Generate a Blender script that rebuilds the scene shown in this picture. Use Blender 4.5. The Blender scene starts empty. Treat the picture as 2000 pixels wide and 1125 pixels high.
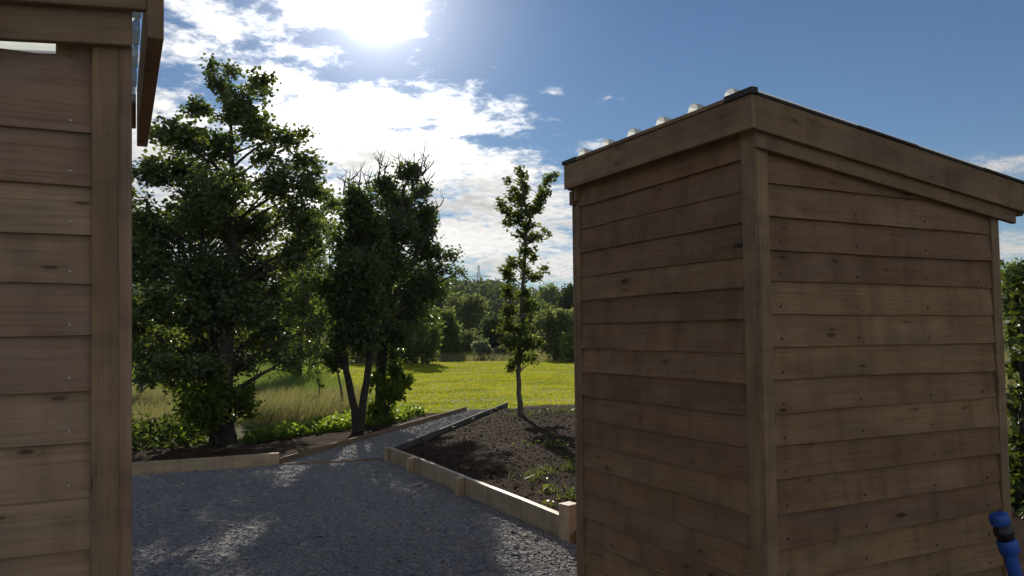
import bpy, math, random
import numpy as np
from mathutils import Vector, Matrix

R = math.radians
scene = bpy.context.scene
COL = scene.collection
RNG = np.random.default_rng(7)

# ------------------------------------------------------------------ camera
F = 1540.0
PITCH, ROLL = R(3.3), R(0.5)
CAM = np.array([0.0, 0.0, 1.6])
fwd = np.array([0, math.cos(PITCH), math.sin(PITCH)])
r0 = np.array([1.0, 0, 0])
u0 = np.array([0, -math.sin(PITCH), math.cos(PITCH)])
rgt = r0 * math.cos(ROLL) - u0 * math.sin(ROLL)
upv = u0 * math.cos(ROLL) + r0 * math.sin(ROLL)


def ray(px, py):
    return fwd * F + rgt * (px - 1000.0) + upv * (562.5 - py)


def P(px, py, Y):
    d = ray(px, py)
    return CAM + d * (Y / d[1])


def G(px, py, z=0.0):
    d = ray(px, py)
    return CAM + d * ((z - CAM[2]) / d[2])


cam_d = bpy.data.cameras.new('camera')
cam_d.sensor_width = 36
cam_d.lens = 36 * F / 2000
cam_d.clip_start = 0.05
cam_d.clip_end = 5000
cam = bpy.data.objects.new('camera', cam_d)
COL.objects.link(cam)
M = Matrix((Vector(rgt), Vector(upv), Vector(-fwd))).transposed().to_4x4()
M.translation = Vector(CAM)
cam.matrix_world = M
scene.camera = cam


# ------------------------------------------------------------------ helpers
def tag(o, label=None, cat=None, group=None, kind=None):
    if label: o['label'] = label
    if cat: o['category'] = cat
    if group: o['group'] = group
    if kind: o['kind'] = kind
    return o


def empty(name, loc=(0, 0, 0), rz=0.0):
    o = bpy.data.objects.new(name, None)
    o.empty_display_size = 0.2
    o.location = Vector(loc)
    o.rotation_euler = (0, 0, rz)
    COL.objects.link(o)
    return o


def mesh_np(name, verts, faces, mat, parent=None, rnd=None, uv=None, smooth=False, origin=None):
    """verts (N,3); faces: an int array (M,k) or a list of such arrays"""
    if not isinstance(faces, (list, tuple)):
        faces = [faces]
    faces = [np.asarray(f, dtype=np.int32) for f in faces if len(f)]
    verts = np.asarray(verts, dtype=np.float32)
    if origin is not None:
        verts = verts - np.asarray(origin, dtype=np.float32)
    me = bpy.data.meshes.new(name)
    nl = sum(f.size for f in faces)
    nf = sum(len(f) for f in faces)
    me.vertices.add(len(verts))
    me.vertices.foreach_set('co', verts.ravel())
    me.loops.add(nl)
    me.loops.foreach_set('vertex_index', np.concatenate([f.ravel() for f in faces]))
    me.polygons.add(nf)
    tot = np.concatenate([np.full(len(f), f.shape[1], dtype=np.int32) for f in faces])
    st = np.concatenate([[0], np.cumsum(tot)[:-1]]).astype(np.int32)
    me.polygons.foreach_set('loop_start', st)
    me.polygons.foreach_set('loop_total', tot)
    if uv is not None:
        l = me.uv_layers.new(name='UVMap')
        l.data.foreach_set('uv', np.asarray(uv, dtype=np.float32).ravel())
    if rnd is not None:
        a = me.attributes.new('rnd', 'FLOAT', 'FACE')
        a.data.foreach_set('value', np.asarray(rnd, dtype=np.float32))
    me.update(calc_edges=True)
    me.validate()
    me.polygons.foreach_set('use_smooth', np.full(len(me.polygons), smooth, dtype=bool))
    if mat: me.materials.append(mat)
    o = bpy.data.objects.new(name, me)
    COL.objects.link(o)
    if parent is not None: o.parent = parent
    elif origin is not None: o.location = Vector(origin)
    return o


def vnoise(x, y, seed=0):
    xi = np.floor(x).astype(np.int64); yi = np.floor(y).astype(np.int64)
    xf = x - xi; yf = y - yi
    def h(a, b):
        n = (a * 374761393 + b * 668265263 + seed * 1442695) & 0xffffffff
        n = ((n ^ (n >> 13)) * 1274126177) & 0xffffffff
        return ((n ^ (n >> 16)) & 0xffff) / 65535.0
    sx = xf * xf * (3 - 2 * xf); sy = yf * yf * (3 - 2 * yf)
    return (h(xi, yi) * (1 - sx) + h(xi + 1, yi) * sx) * (1 - sy) + (h(xi, yi + 1) * (1 - sx) + h(xi + 1, yi + 1) * sx) * sy


def fbm(x, y, sc, oct=4, seed=0):
    s = 0; a = 1; t = 0
    for i in range(oct):
        s = s + a * vnoise(x * sc, y * sc, seed + i * 17); t += a
        a *= 0.5; sc *= 2.03
    return s / t


def sstep(a, b, x):
    t = np.clip((x - a) / (b - a), 0, 1)
    return t * t * (3 - 2 * t)


def nrm(v):
    return v / np.maximum(np.linalg.norm(v, axis=-1, keepdims=True), 1e-9)


# ------------------------------------------------------------------ node helpers
class NT:
    def __init__(s, tree):
        s.t = tree; s.n = tree.nodes; s.l = tree.links

    def new(s, typ, **kw):
        n = s.n.new(typ)
        for k, v in kw.items(): setattr(n, k, v)
        return n

    def put(s, sock, v):
        if hasattr(v, 'is_linked') or isinstance(v, bpy.types.NodeSocket): s.l.new(v, sock)
        else: sock.default_value = v

    def m(s, op, a, b=0.0, c=0.0, clamp=False):
        n = s.new('ShaderNodeMath', operation=op, use_clamp=clamp)
        s.put(n.inputs[0], a); s.put(n.inputs[1], b)
        if len(n.inputs) > 2: s.put(n.inputs[2], c)
        return n.outputs[0]

    def mix(s, f, a, b, blend='MIX'):
        n = s.new('ShaderNodeMix', data_type='RGBA', blend_type=blend)
        s.put(n.inputs[0], f); s.put(n.inputs[6], a); s.put(n.inputs[7], b)
        return n.outputs[2]

    def noise(s, vec, scale, detail=4.0, rough=0.5, dist=0.0):
        n = s.new('ShaderNodeTexNoise')
        if vec is not None: s.l.new(vec, n.inputs['Vector'])
        n.inputs['Scale'].default_value = scale
        n.inputs['Detail'].default_value = detail
        n.inputs['Roughness'].default_value = rough
        n.inputs['Distortion'].default_value = dist
        return n.outputs['Fac']

    def ramp(s, f, stops, interp='LINEAR'):
        n = s.new('ShaderNodeValToRGB')
        e = n.color_ramp.elements
        n.color_ramp.interpolation = interp
        while len(e) < len(stops): e.new(0.5)
        for el, (p, c) in zip(e, stops):
            el.position = p
            el.color = (c[0], c[1], c[2], 1) if hasattr(c, '__len__') else (c, c, c, 1)
        s.put(n.inputs[0], f)
        return n.outputs[0]

    def mapr(s, v, a, b, c=0.0, d=1.0, smooth=False):
        n = s.new('ShaderNodeMapRange', interpolation_type='SMOOTHSTEP' if smooth else 'LINEAR')
        for i, x in enumerate((v, a, b, c, d)): s.put(n.inputs[i], x)
        return n.outputs[0]

    def scalev(s, vec, sc):
        n = s.new('ShaderNodeMapping')
        s.l.new(vec, n.inputs[0]); n.inputs['Scale'].default_value = sc
        return n.outputs[0]

    def bump(s, h, strength, dist):
        n = s.new('ShaderNodeBump')
        n.inputs['Strength'].default_value = strength
        n.inputs['Distance'].default_value = dist
        s.l.new(h, n.inputs['Height'])
        return n.outputs[0]


def new_mat(name):
    m = bpy.data.materials.new(name)
    m.use_nodes = True
    nt = NT(m.node_tree)
    bs = m.node_tree.nodes['Principled BSDF']
    return m, nt, bs


def attr(nt, name='rnd'):
    n = nt.new('ShaderNodeAttribute', attribute_name=name)
    return n.outputs['Fac']


def c4(c): return (c[0], c[1], c[2], 1.0)


def wood_mat(name, cols, grey=0.35, greycol=(0.17, 0.16, 0.15), knots=True, rough=0.8, spec=0.25):
    m, nt, bs = new_mat(name)
    uv = nt.new('ShaderNodeUVMap', uv_map='UVMap').outputs[0]
    rn = attr(nt)
    base = nt.ramp(rn, [(i / (len(cols) - 1), c) for i, c in enumerate(cols)])
    warp = nt.noise(nt.scalev(uv, (0.9, 5, 1)), 1.0, 3, 0.5)
    wv = nt.new('ShaderNodeVectorMath', operation='MULTIPLY_ADD')
    cx = nt.new('ShaderNodeCombineXYZ'); nt.put(cx.inputs[1], nt.m('MULTIPLY', warp, 0.05))
    nt.l.new(uv, wv.inputs[0]); wv.inputs[1].default_value = (1, 1, 1); nt.l.new(cx.outputs[0], wv.inputs[2])
    wuv = wv.outputs[0]
    g1 = nt.noise(nt.scalev(wuv, (1.6, 85, 1)), 1.0, 6, 0.7)
    g2 = nt.noise(nt.scalev(wuv, (5, 320, 1)), 1.0, 2, 0.5)
    grain = nt.m('ADD', nt.m('MULTIPLY', g1, 0.7), nt.m('MULTIPLY', g2, 0.3))
    col = nt.mix(1.0, base, nt.ramp(grain, [(0.3, 0.50), (0.47, 0.98), (0.72, 1.25)]), 'MULTIPLY')
    bl = nt.noise(nt.scalev(uv, (2.2, 9, 1)), 1.0, 4, 0.6, 0.5)
    col = nt.mix(nt.mapr(bl, 0.42, 0.74, 0, grey), col, c4(greycol))
    bl2 = nt.noise(nt.scalev(uv, (1.1, 3, 1)), 1.7, 3, 0.6)
    col = nt.mix(1.0, col, nt.ramp(bl2, [(0.3, 0.76), (0.7, 1.20)]), 'MULTIPLY')
    h = grain
    if knots:
        for (su, sv, thr, smax, dark) in ((3.4, 9.0, .62, .30, .8), (6.5, 19.0, .70, .30, .7)):
            v = nt.new('ShaderNodeTexVoronoi', feature='F1')
            nt.l.new(nt.scalev(wuv, (su, sv, 1)), v.inputs['Vector'])
            v.inputs['Scale'].default_value = 1.0
            sel = nt.new('ShaderNodeSeparateColor'); nt.l.new(v.outputs['Color'], sel.inputs[0])
            d = nt.m('ADD', v.outputs['Distance'], nt.m('MULTIPLY', nt.m('SUBTRACT', g1, .5), .10))
            size = nt.m('ADD', 0.03, nt.m('MULTIPLY', sel.outputs[1], smax * .5))
            on = nt.m('GREATER_THAN', sel.outputs[0], thr)
            q = nt.m('DIVIDE', d, size)
            core = nt.m('MULTIPLY', nt.mapr(q, .55, 1.0, 1.0, 0.0, True), on)
            halo = nt.m('MULTIPLY', nt.mapr(q, .8, 3.2, 1.0, 0.0, True), on)
            ring = nt.m('MULTIPLY', nt.m('SINE', nt.m('MULTIPLY', q, 9.0)), .5)
            col = nt.mix(nt.m('MULTIPLY', halo, nt.m('ADD', .22, nt.m('MULTIPLY', ring, .16))), col, (0.055, 0.03, 0.018, 1))
            col = nt.mix(nt.m('MULTIPLY', core, dark), col, (0.032, 0.018, 0.011, 1))
    # water stains running off the top edge of the wood
    st = nt.noise(nt.scalev(uv, (9, 1.3, 1)), 1.0, 4, .6)
    col = nt.mix(1.0, col, nt.ramp(st, [(.32, .78), (.5, 1.0), (.7, 1.1)]), 'MULTIPLY')
    nt.l.new(col, bs.inputs['Base Color'])
    bs.inputs['Roughness'].default_value = rough
    bs.inputs['Specular IOR Level'].default_value = spec
    nt.l.new(nt.bump(h, 0.5, 0.004), bs.inputs['Normal'])
    return m


def leaf_mat(name, c1, c2, t1, t2, fac=0.45, rough=0.45, spec=0.35):
    m, nt, bs = new_mat(name)
    rn = attr(nt)
    nt.l.new(nt.mix(rn, c4(c1), c4(c2)), bs.inputs['Base Color'])
    bs.inputs['Roughness'].default_value = rough
    bs.inputs['Specular IOR Level'].default_value = spec
    tr = nt.new('ShaderNodeBsdfTranslucent')
    nt.l.new(nt.mix(nt.m('POWER', rn, 1.6), c4(t1), c4(tuple(1.35 * q for q in t2))), tr.inputs[0])
    mx = nt.new('ShaderNodeMixShader'); mx.inputs[0].default_value = fac
    nt.l.new(bs.outputs[0], mx.inputs[1]); nt.l.new(tr.outputs[0], mx.inputs[2])
    nt.l.new(mx.outputs[0], nt.n['Material Output'].inputs['Surface'])
    return m


def obj_pos(nt):
    return nt.new('ShaderNodeTexCoord').outputs['Object']


WOOD = wood_mat('larch_cladding', [(0.198, 0.109, 0.056), (0.254, 0.148, 0.072), (0.192, 0.103, 0.056), (0.279, 0.165, 0.080), (0.174, 0.096, 0.055), (0.233, 0.133, 0.066)], 0.38, (0.165, 0.138, 0.108))
WOOD_FRESH = wood_mat('fresh_larch_cladding', [(0.273, 0.173, 0.108), (0.307, 0.202, 0.120), (0.249, 0.152, 0.098), (0.336, 0.223, 0.128), (0.232, 0.141, 0.092), (0.290, 0.184, 0.112)], 0.3, (0.21, 0.18, 0.15))
WOOD_TRIM = wood_mat('softwood_trim', [(0.210, 0.129, 0.070), (0.252, 0.159, 0.085), (0.228, 0.140, 0.078)], 0.5, (0.15, 0.128, 0.10))
WOOD_PALE = wood_mat('pale_sawn_post', [(0.48, 0.34, 0.2), (0.52, 0.38, 0.24)], 0.2, (0.3, 0.26, 0.2), knots=False, rough=0.5, spec=0.6)
WOOD_EDGE = wood_mat('edging_timber', [(0.312, 0.226, 0.125), (0.384, 0.281, 0.160), (0.348, 0.248, 0.145)], 0.45, (0.25, 0.225, 0.185), knots=False, rough=0.5, spec=0.6)
WOOD_DARK = wood_mat('weathered_peg', [(0.09, 0.075, 0.06), (0.13, 0.11, 0.085)], 0.5, (0.1, 0.1, 0.095))


def plain_mat(name, c, rough=0.5, metal=0.0, vary=0.25, scale=30.0):
    m, nt, bs = new_mat(name)
    n = nt.noise(obj_pos(nt), scale, 4, 0.6)
    nt.l.new(nt.mix(1.0, c4(c), nt.ramp(n, [(0.3, 1 - vary), (0.7, 1 + vary)]), 'MULTIPLY'), bs.inputs['Base Color'])
    bs.inputs['Roughness'].default_value = rough
    bs.inputs['Metallic'].default_value = metal
    return m


STEEL = plain_mat('zinc_screw', (0.45, 0.44, 0.42), 0.5, 0.8)
RUST = plain_mat('rusty_nail', (0.05, 0.04, 0.035), 0.7, 0.3)
BLACK = plain_mat('black_plastic', (0.012, 0.012, 0.013), 0.45)
FELT = plain_mat('bitumen_strip', (0.045, 0.038, 0.033), 0.9, 0, 0.4, 60)
BLUE = plain_mat('blue_pipe_plastic', (0.018, 0.075, 0.33), 0.5, 0, 0.3, 40)
GALV = plain_mat('galvanised_steel', (0.30, 0.31, 0.32), 0.5, 0.6)
BARK = plain_mat('bark', (0.045, 0.038, 0.03), 0.9, 0, 0.5, 14)
BARK_GREY = plain_mat('grey_bark', (0.10, 0.09, 0.07), 0.85, 0, 0.45, 14)


def bark_bump(m):
    nt = NT(m.node_tree); bs = nt.n['Principled BSDF']
    n = nt.noise(nt.scalev(obj_pos(nt), (30, 30, 7)), 1.0, 5, 0.65)
    nt.l.new(nt.bump(n, 0.9, 0.02), bs.inputs['Normal'])


bark_bump(BARK); bark_bump(BARK_GREY)


def roof_mat():
    m, nt, bs = new_mat('clear_polycarbonate')
    nt.n.remove(bs)
    tr = nt.new('ShaderNodeBsdfTransparent'); tr.inputs[0].default_value = (0.86, 0.88, 0.86, 1)
    tl = nt.new('ShaderNodeBsdfTranslucent'); tl.inputs[0].default_value = (0.66, 0.68, 0.66, 1)
    gl = nt.new('ShaderNodeBsdfGlossy'); gl.inputs['Roughness'].default_value = 0.35
    n = nt.noise(obj_pos(nt), 9, 4, 0.6)
    mx = nt.new('ShaderNodeMixShader'); nt.l.new(nt.mapr(n, 0.3, 0.7, 0.5, 0.75), mx.inputs[0])
    nt.l.new(tr.outputs[0], mx.inputs[1]); nt.l.new(tl.outputs[0], mx.inputs[2])
    fr = nt.new('ShaderNodeFresnel'); fr.inputs[0].default_value = 1.45
    m2 = nt.new('ShaderNodeMixShader'); nt.put(m2.inputs[0], nt.m('MULTIPLY', fr.outputs[0], .35))
    nt.l.new(mx.outputs[0], m2.inputs[1]); nt.l.new(gl.outputs[0], m2.inputs[2])
    nt.l.new(m2.outputs[0], nt.n['Material Output'].inputs['Surface'])
    return m


POLY = roof_mat()


# ------------------------------------------------------------------ timber builder
class Timber:
    """collects lofted timbers (lists of 4-corner sections) into one mesh with grain-wise UVs"""
    def __init__(s, seed=0):
        s.v = []; s.f = []; s.uv = []; s.r = []; s.rg = random.Random(seed)

    def loft(s, secs, rnd=None):
        secs = [np.array(q, dtype=float) for q in secs]
        b = len(s.v); n = len(secs)
        for q in secs:
            for p in q: s.v.append(p)
        g = nrm((secs[-1].mean(0) - secs[0].mean(0))[None])[0]
        e1 = secs[0][1] - secs[0][0]; e1 = nrm((e1 - g * (e1 @ g))[None])[0]
        e2 = np.cross(g, e1)
        ou, ov = s.rg.uniform(0, 40), s.rg.uniform(0, 40)
        r = s.rg.random() if rnd is None else rnd
        fs = []
        for i in range(n - 1):
            for k in range(4):
                a, c = b + i * 4 + k, b + i * 4 + (k + 1) % 4
                fs.append((a, c, c + 4, a + 4))
        fs.append((b + 3, b + 2, b + 1, b))
        t = b + 4 * (n - 1)
        fs.append((t, t + 1, t + 2, t + 3))
        for f in fs:
            s.f.append(f); s.r.append(r)
            for i in f:
                p = s.v[i]
                s.uv.append((p @ g + ou, p @ e1 + p @ e2 + ov))

    def box(s, o, A, B, C, rnd=None):
        """o corner, A is the grain vector, B and C the section vectors"""
        o, A, B, C = (np.array(q, dtype=float) for q in (o, A, B, C))
        if np.cross(A, B) @ C > 0: B, C = C, B
        s.loft([[o, o + B, o + B + C, o + C], [o + A, o + A + B, o + A + B + C, o + A + C]], rnd)

    def build(s, name, mat, parent=None, bevel=0.0, origin=None):
        o = mesh_np(name, np.array(s.v), np.array(s.f), mat, parent, s.r, s.uv, origin=origin)
        # outward normals
        import bmesh
        bm = bmesh.new(); bm.from_mesh(o.data)
        bmesh.ops.recalc_face_normals(bm, faces=bm.faces)
        bm.to_mesh(o.data); bm.free()
        if bevel:
            md = o.modifiers.new('Bevel', 'BEVEL'); md.width = bevel; md.segments = 2; md.limit_method = 'ANGLE'
        return o


def disc_mesh(name, r, h, mat, n=10):
    a = np.linspace(0, 2 * np.pi, n, endpoint=False)
    v = np.concatenate([np.c_[r * np.cos(a), r * np.sin(a), 0 * a], np.c_[r * .8 * np.cos(a), r * .8 * np.sin(a), 0 * a + h]])
    i = np.arange(n); j = (i + 1) % n
    q = np.c_[i, j, j + n, i + n]
    top = (np.arange(n) + n)[None]
    o = mesh_np(name, v, [q, top], mat)
    me = o.data
    bpy.data.objects.remove(o)
    return me


SCREW = disc_mesh('screw', 0.0036, 0.002, STEEL)
NAIL = disc_mesh('screw_rusty', 0.006, 0.002, RUST)
ROOFCAP = disc_mesh('roof_screw', 0.008, 0.004, BLACK, 12)


def place_disc(me, name, loc, normal, parent):
    o = bpy.data.objects.new(name, me)
    COL.objects.link(o)
    o.parent = parent
    o.location = Vector(loc)
    o.rotation_euler = Vector(normal).to_track_quat('Z', 'Y').to_euler()
    return o


def clad_wall(T, o, A, N, L, z0, z1, e, ztop=None, jit=0.004, rows=None, seed=0):
    """feather-edge boards along A (unit) on outward normal N from corner o; returns the screw lines"""
    rg = random.Random(seed)
    o, A, N = (np.array(q, dtype=float) for q in (o, A, N))
    Z = np.array([0, 0, 1.0])
    z = z0; k = 0
    info = []
    while z < z1:
        h = e + 0.024
        if z + e * 1.0 >= z1 and ztop is not None: h = 0.4
        j0, j1 = rg.uniform(-jit, jit), rg.uniform(-jit, jit)
        tb, tt = 0.025 + rg.uniform(-.002, .003), 0.010
        bow, cup = rg.uniform(-.005, .005), rg.uniform(-.004, .004)
        secs = []
        nseg = 8
        for i in range(nseg + 1):
            t = i / nseg
            zz = z + j0 * (1 - t) + j1 * t + rg.uniform(-.002, .002) + bow * math.sin(math.pi * t)
            w = rg.uniform(-.0022, .0022) + cup * t
            c = o + A * (L * t)
            zt = min(zz + h, z1 + (0.02 if h < .39 else 0.6))
            if ztop is not None: zt = min(zt, ztop(L * t)); 
            zb = min(zz, zt - 0.004)
            secs.append([c + Z * zb + N * (0.011 + w), c + Z * zb + N * (tb + w), c + Z * zt + N * (tt + w), c + Z * zt + N * (0.0005 + w)])
        T.loft(secs)
        info.append((z + 0.032, tb - 0.003))
        z += e * rg.uniform(0.97, 1.03); k += 1
    return info


TH = R(26.5)
A_ = np.array([math.cos(TH), math.sin(TH), 0.0])
B_ = np.array([-math.sin(TH), math.cos(TH), 0.0])
Z_ = np.array([0, 0, 1.0])


def solve_len(c, d, px, py=650):
    t = 1.0
    lo, hi = 0.1, 6.0
    tgt = (px - 1000.0)
    def fx(t):
        q = c + d * t - CAM
        return (q @ rgt) / (q @ fwd) * F - tgt
    for _ in range(60):
        mid = (lo + hi) / 2
        if fx(lo) * fx(mid) <= 0: hi = mid
        else: lo = mid
    return (lo + hi) / 2


def corrugated(name, mat, parent, o, U, V, Nn, lu, lv, pitch=0.235, h=0.042, first=0.05, th=0.002):
    """U across the ridges, V along them"""
    prof = [(0, 0)]
    s = first
    while s + 0.12 < lu:
        prof += [(s, 0), (s + 0.012, 0.010), (s + 0.026, h * .85), (s + 0.038, h), (s + 0.066, h), (s + 0.078, h * .85), (s + 0.092, 0.010), (s + 0.104, 0)]
        s += pitch
    prof.append((lu, 0))
    pr = np.array(prof)
    n = len(pr)
    top = [o + U * a + Nn * b for a, b in pr]
    v = np.array(top + [q - Nn * th for q in top])
    v = np.concatenate([v, v + V * lv])
    i = np.arange(n - 1)
    f = [np.c_[i, i + 1, i + 1 + 2 * n, i + 2 * n], np.c_[i + n, i + 3 * n, i + 1 + 3 * n, i + 1 + n],
         np.c_[i, i + n, i + 1 + n, i + 1], np.c_[i + 2 * n, i + 1 + 2 * n, i + 1 + 3 * n, i + 3 * n]]
    return mesh_np(name, v, np.concatenate(f), mat, parent), s


# ------------------------------------------------------------------ right shed
def build_right_shed():
    C0 = P(1490, 650, 3.30); C0[2] = 0
    D = solve_len(C0, B_, 1142)
    W = solve_len(C0, A_, 1969)
    root = empty('timber_shed', C0)
    tag(root, 'small larch-clad shed with clear corrugated roof beside the raised soil bed', 'shed')
    a, b, z = A_, B_, Z_
    o = np.zeros(3)
    H0 = 2.47                                 # roof underside height above the high wall
    slope = 0.13
    e = 0.137
    # cladding: four walls, each a part of its own
    nm = 'cladding'
    T = Timber(11)
    i1 = clad_wall(T, o + b * (D - 0.035), -b, -a, D - 0.10, 0.02, H0 + 0.03, e, seed=4)
    cl = T.build(nm, WOOD, root)
    for (zz, t) in i1:
        for s in (0.045, (D - .1) / 2 + .07, D - 0.15):
            place_disc(SCREW, 'screw', o + b * (0.062 + s) + z * zz - a * t, -a, cl)
    T = Timber(12)
    i2 = clad_wall(T, o + a * 0.024, a, -b, W - 0.06, 0.02, H0 - 0.03, e, ztop=lambda s: H0 + 0.02 - slope * (s + .03), seed=9, jit=0.006)
    cl = T.build(nm, WOOD, root)
    for (zz, t) in i2:
        for s in (0.085, 0.55, 1.02, W - 0.14):
            if zz < H0 - 0.05 - slope * s - .16: place_disc(NAIL, 'screw', o + a * (0.0 + s) + z * zz - b * t, -b, cl)
    T = Timber(13)
    clad_wall(T, o + a * W + b * 0.05, b, a, D - 0.10, 0.02, H0 - slope * W - .03, e, seed=2)
    T.build(nm, WOOD, root)
    T = Timber(14)
    clad_wall(T, o + a * (W - .03) + b * D, -a, b, W - 0.06, 0.02, H0 - 0.03, e, ztop=lambda s: H0 + 0.02 - slope * (W - s - .06), seed=3)
    T.build(nm, WOOD, root)
    # corner posts: two boards each, standing proud of the cladding
    for (p, sa, sb, w1, w2) in ((o, 1, 1, .075, .026), (o + b * D, 1, -1, .045, .05), (o + a * W, -1, 1, .045, .030), (o + a * W + b * D, -1, -1, .05, .05)):
        T = Timber(int(p[0] * 100) % 97)
        ht = H0 - slope * ((p @ a)) - 0.01
        # board on the a-facing side
        T.box(p - a * sa * 0.030, z * ht, a * sa * 0.056, b * sb * w1)
        T.box(p - a * sa * 0.032 - b * sb * 0.0285, z * (ht - .004), a * sa * (w2 + .032), b * sb * 0.028)
        T.build('corner_post', WOOD_TRIM, root, 0.003)
    # fascia boards under the roof edge
    ov, ob = 0.10, 0.075
    zt = H0 + 0.105
    q = o - a * ov - b * ob
    Lb = solve_len(np.array(C0) + q + Z_ * zt, B_, 1101, 350)
    sl = a - z * slope
    T = Timber(21)
    T.box(q + z * (zt - 0.140), b * Lb, a * 0.024, z * 0.140)
    T.build('fascia', WOOD_TRIM, root, 0.003)
    T = Timber(22)
    T.box(q + a * 0.0245 + z * (zt - 0.144), sl * (W + ov + 0.22), b * 0.026, z * 0.144)
    T.build('fascia', WOOD_TRIM, root, 0.003)
    T = Timber(23)
    T.box(q + a * 0.0245 + b * (Lb - 0.026) + z * (zt - 0.144), sl * (W + ov + 0.22), b * 0.026, z * 0.144)
    T.build('fascia', WOOD_TRIM, root, 0.003)
    T = Timber(24)
    T.box(q + a * (W + ov + 0.22 - .03) + b * 0.03 + z * (zt - .151 - slope * (W + ov + .2)), b * (Lb - .06), a * 0.026, z * 0.150)
    T.build('fascia', WOOD_TRIM, root, 0.003)
    # cap strip on top of the fascias
    T = Timber(25)
    T.box(q + z * (zt + 0.002) - a * 0.008 + b * 0.16, b * (Lb - 0.31), a * 0.03, z * 0.018)
    T.build('cap_strip', WOOD_TRIM, root, 0.002)
    T = Timber(26)
    T.box(q + z * (zt + 0.002) - a * 0.010 - b * 0.012, b * 0.168, a * 0.036, z * 0.026)
    T.build('cap_strip', FELT, root, 0.002)
    T = Timber(28)
    T.box(q + z * (zt + 0.002) - a * 0.010 + b * (Lb - .148), b * 0.155, a * 0.036, z * 0.022)
    T.build('cap_strip', FELT, root, 0.002)
    T = Timber(27)
    cut = [0.03, 0.62, 1.02, 1.5, W + ov + .23]
    for i in range(4):
        T.box(q + sl * cut[i] + z * (zt + 0.003 + .003 * (i % 2)) - b * (0.006 + .002 * (i % 2)), sl * (cut[i + 1] - cut[i] - .004), b * 0.030, z * 0.012)
    T.build('cap_strip', FELT, root, 0.002)
    # barge beams below, set back against the wall
    for bo in (-0.052, Lb - ob - 0.056):
        T = Timber(int(31 + bo * 10))
        T.box(o - a * 0.055 + b * bo + z * (H0 - 0.105), sl * (W + 0.055 + 0.14), b * 0.026, z * 0.130)
        T.build('barge_beam', WOOD_TRIM, root, 0.003)
    T = Timber(35)
    T.box(o - a * 0.060 + b * (Lb - ob - .02) + z * (H0 - 0.125), a * 0.05, b * 0.03, z * 0.08)
    T.build('rafter_end', WOOD_TRIM, root, 0.002)
    # rafters under the sheet
    for s in np.linspace(0.3, D - 0.3, 3):
        T = Timber(int(s * 100))
        T.box(q + a * .03 + b * s + z * (zt - 0.09), sl * (W + .2), b * 0.04, z * 0.08)
        T.build('rafter', WOOD_TRIM, root)
    # roof sheet
    Nn = nrm(np.array([(a * slope + z)])) [0]
    sheet, _ = corrugated('roof_sheet', POLY, root, q + a * 0.026 + z * (zt + 0.020), b, nrm(sl[None])[0], Nn, Lb - 0.02, W + ov + 0.20, 0.243, 0.052, 0.11)
    s = 0.11
    while s + .1 < Lb:
        place_disc(ROOFCAP, 'roof_screw', q + a * 0.075 + z * (zt + 0.020 - slope * .049) + b * (s + 0.060) + Nn * 0.053, Nn, sheet)
        s += 0.243
    # floor
    T = Timber(50)
    T.box(o + a * 0.03 + b * 0.03 + z * 0.03, a * (W - .06), b * (D - .06), z * 0.03)
    T.build('floor', WOOD_TRIM, root)
    return root, C0, W, D


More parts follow.
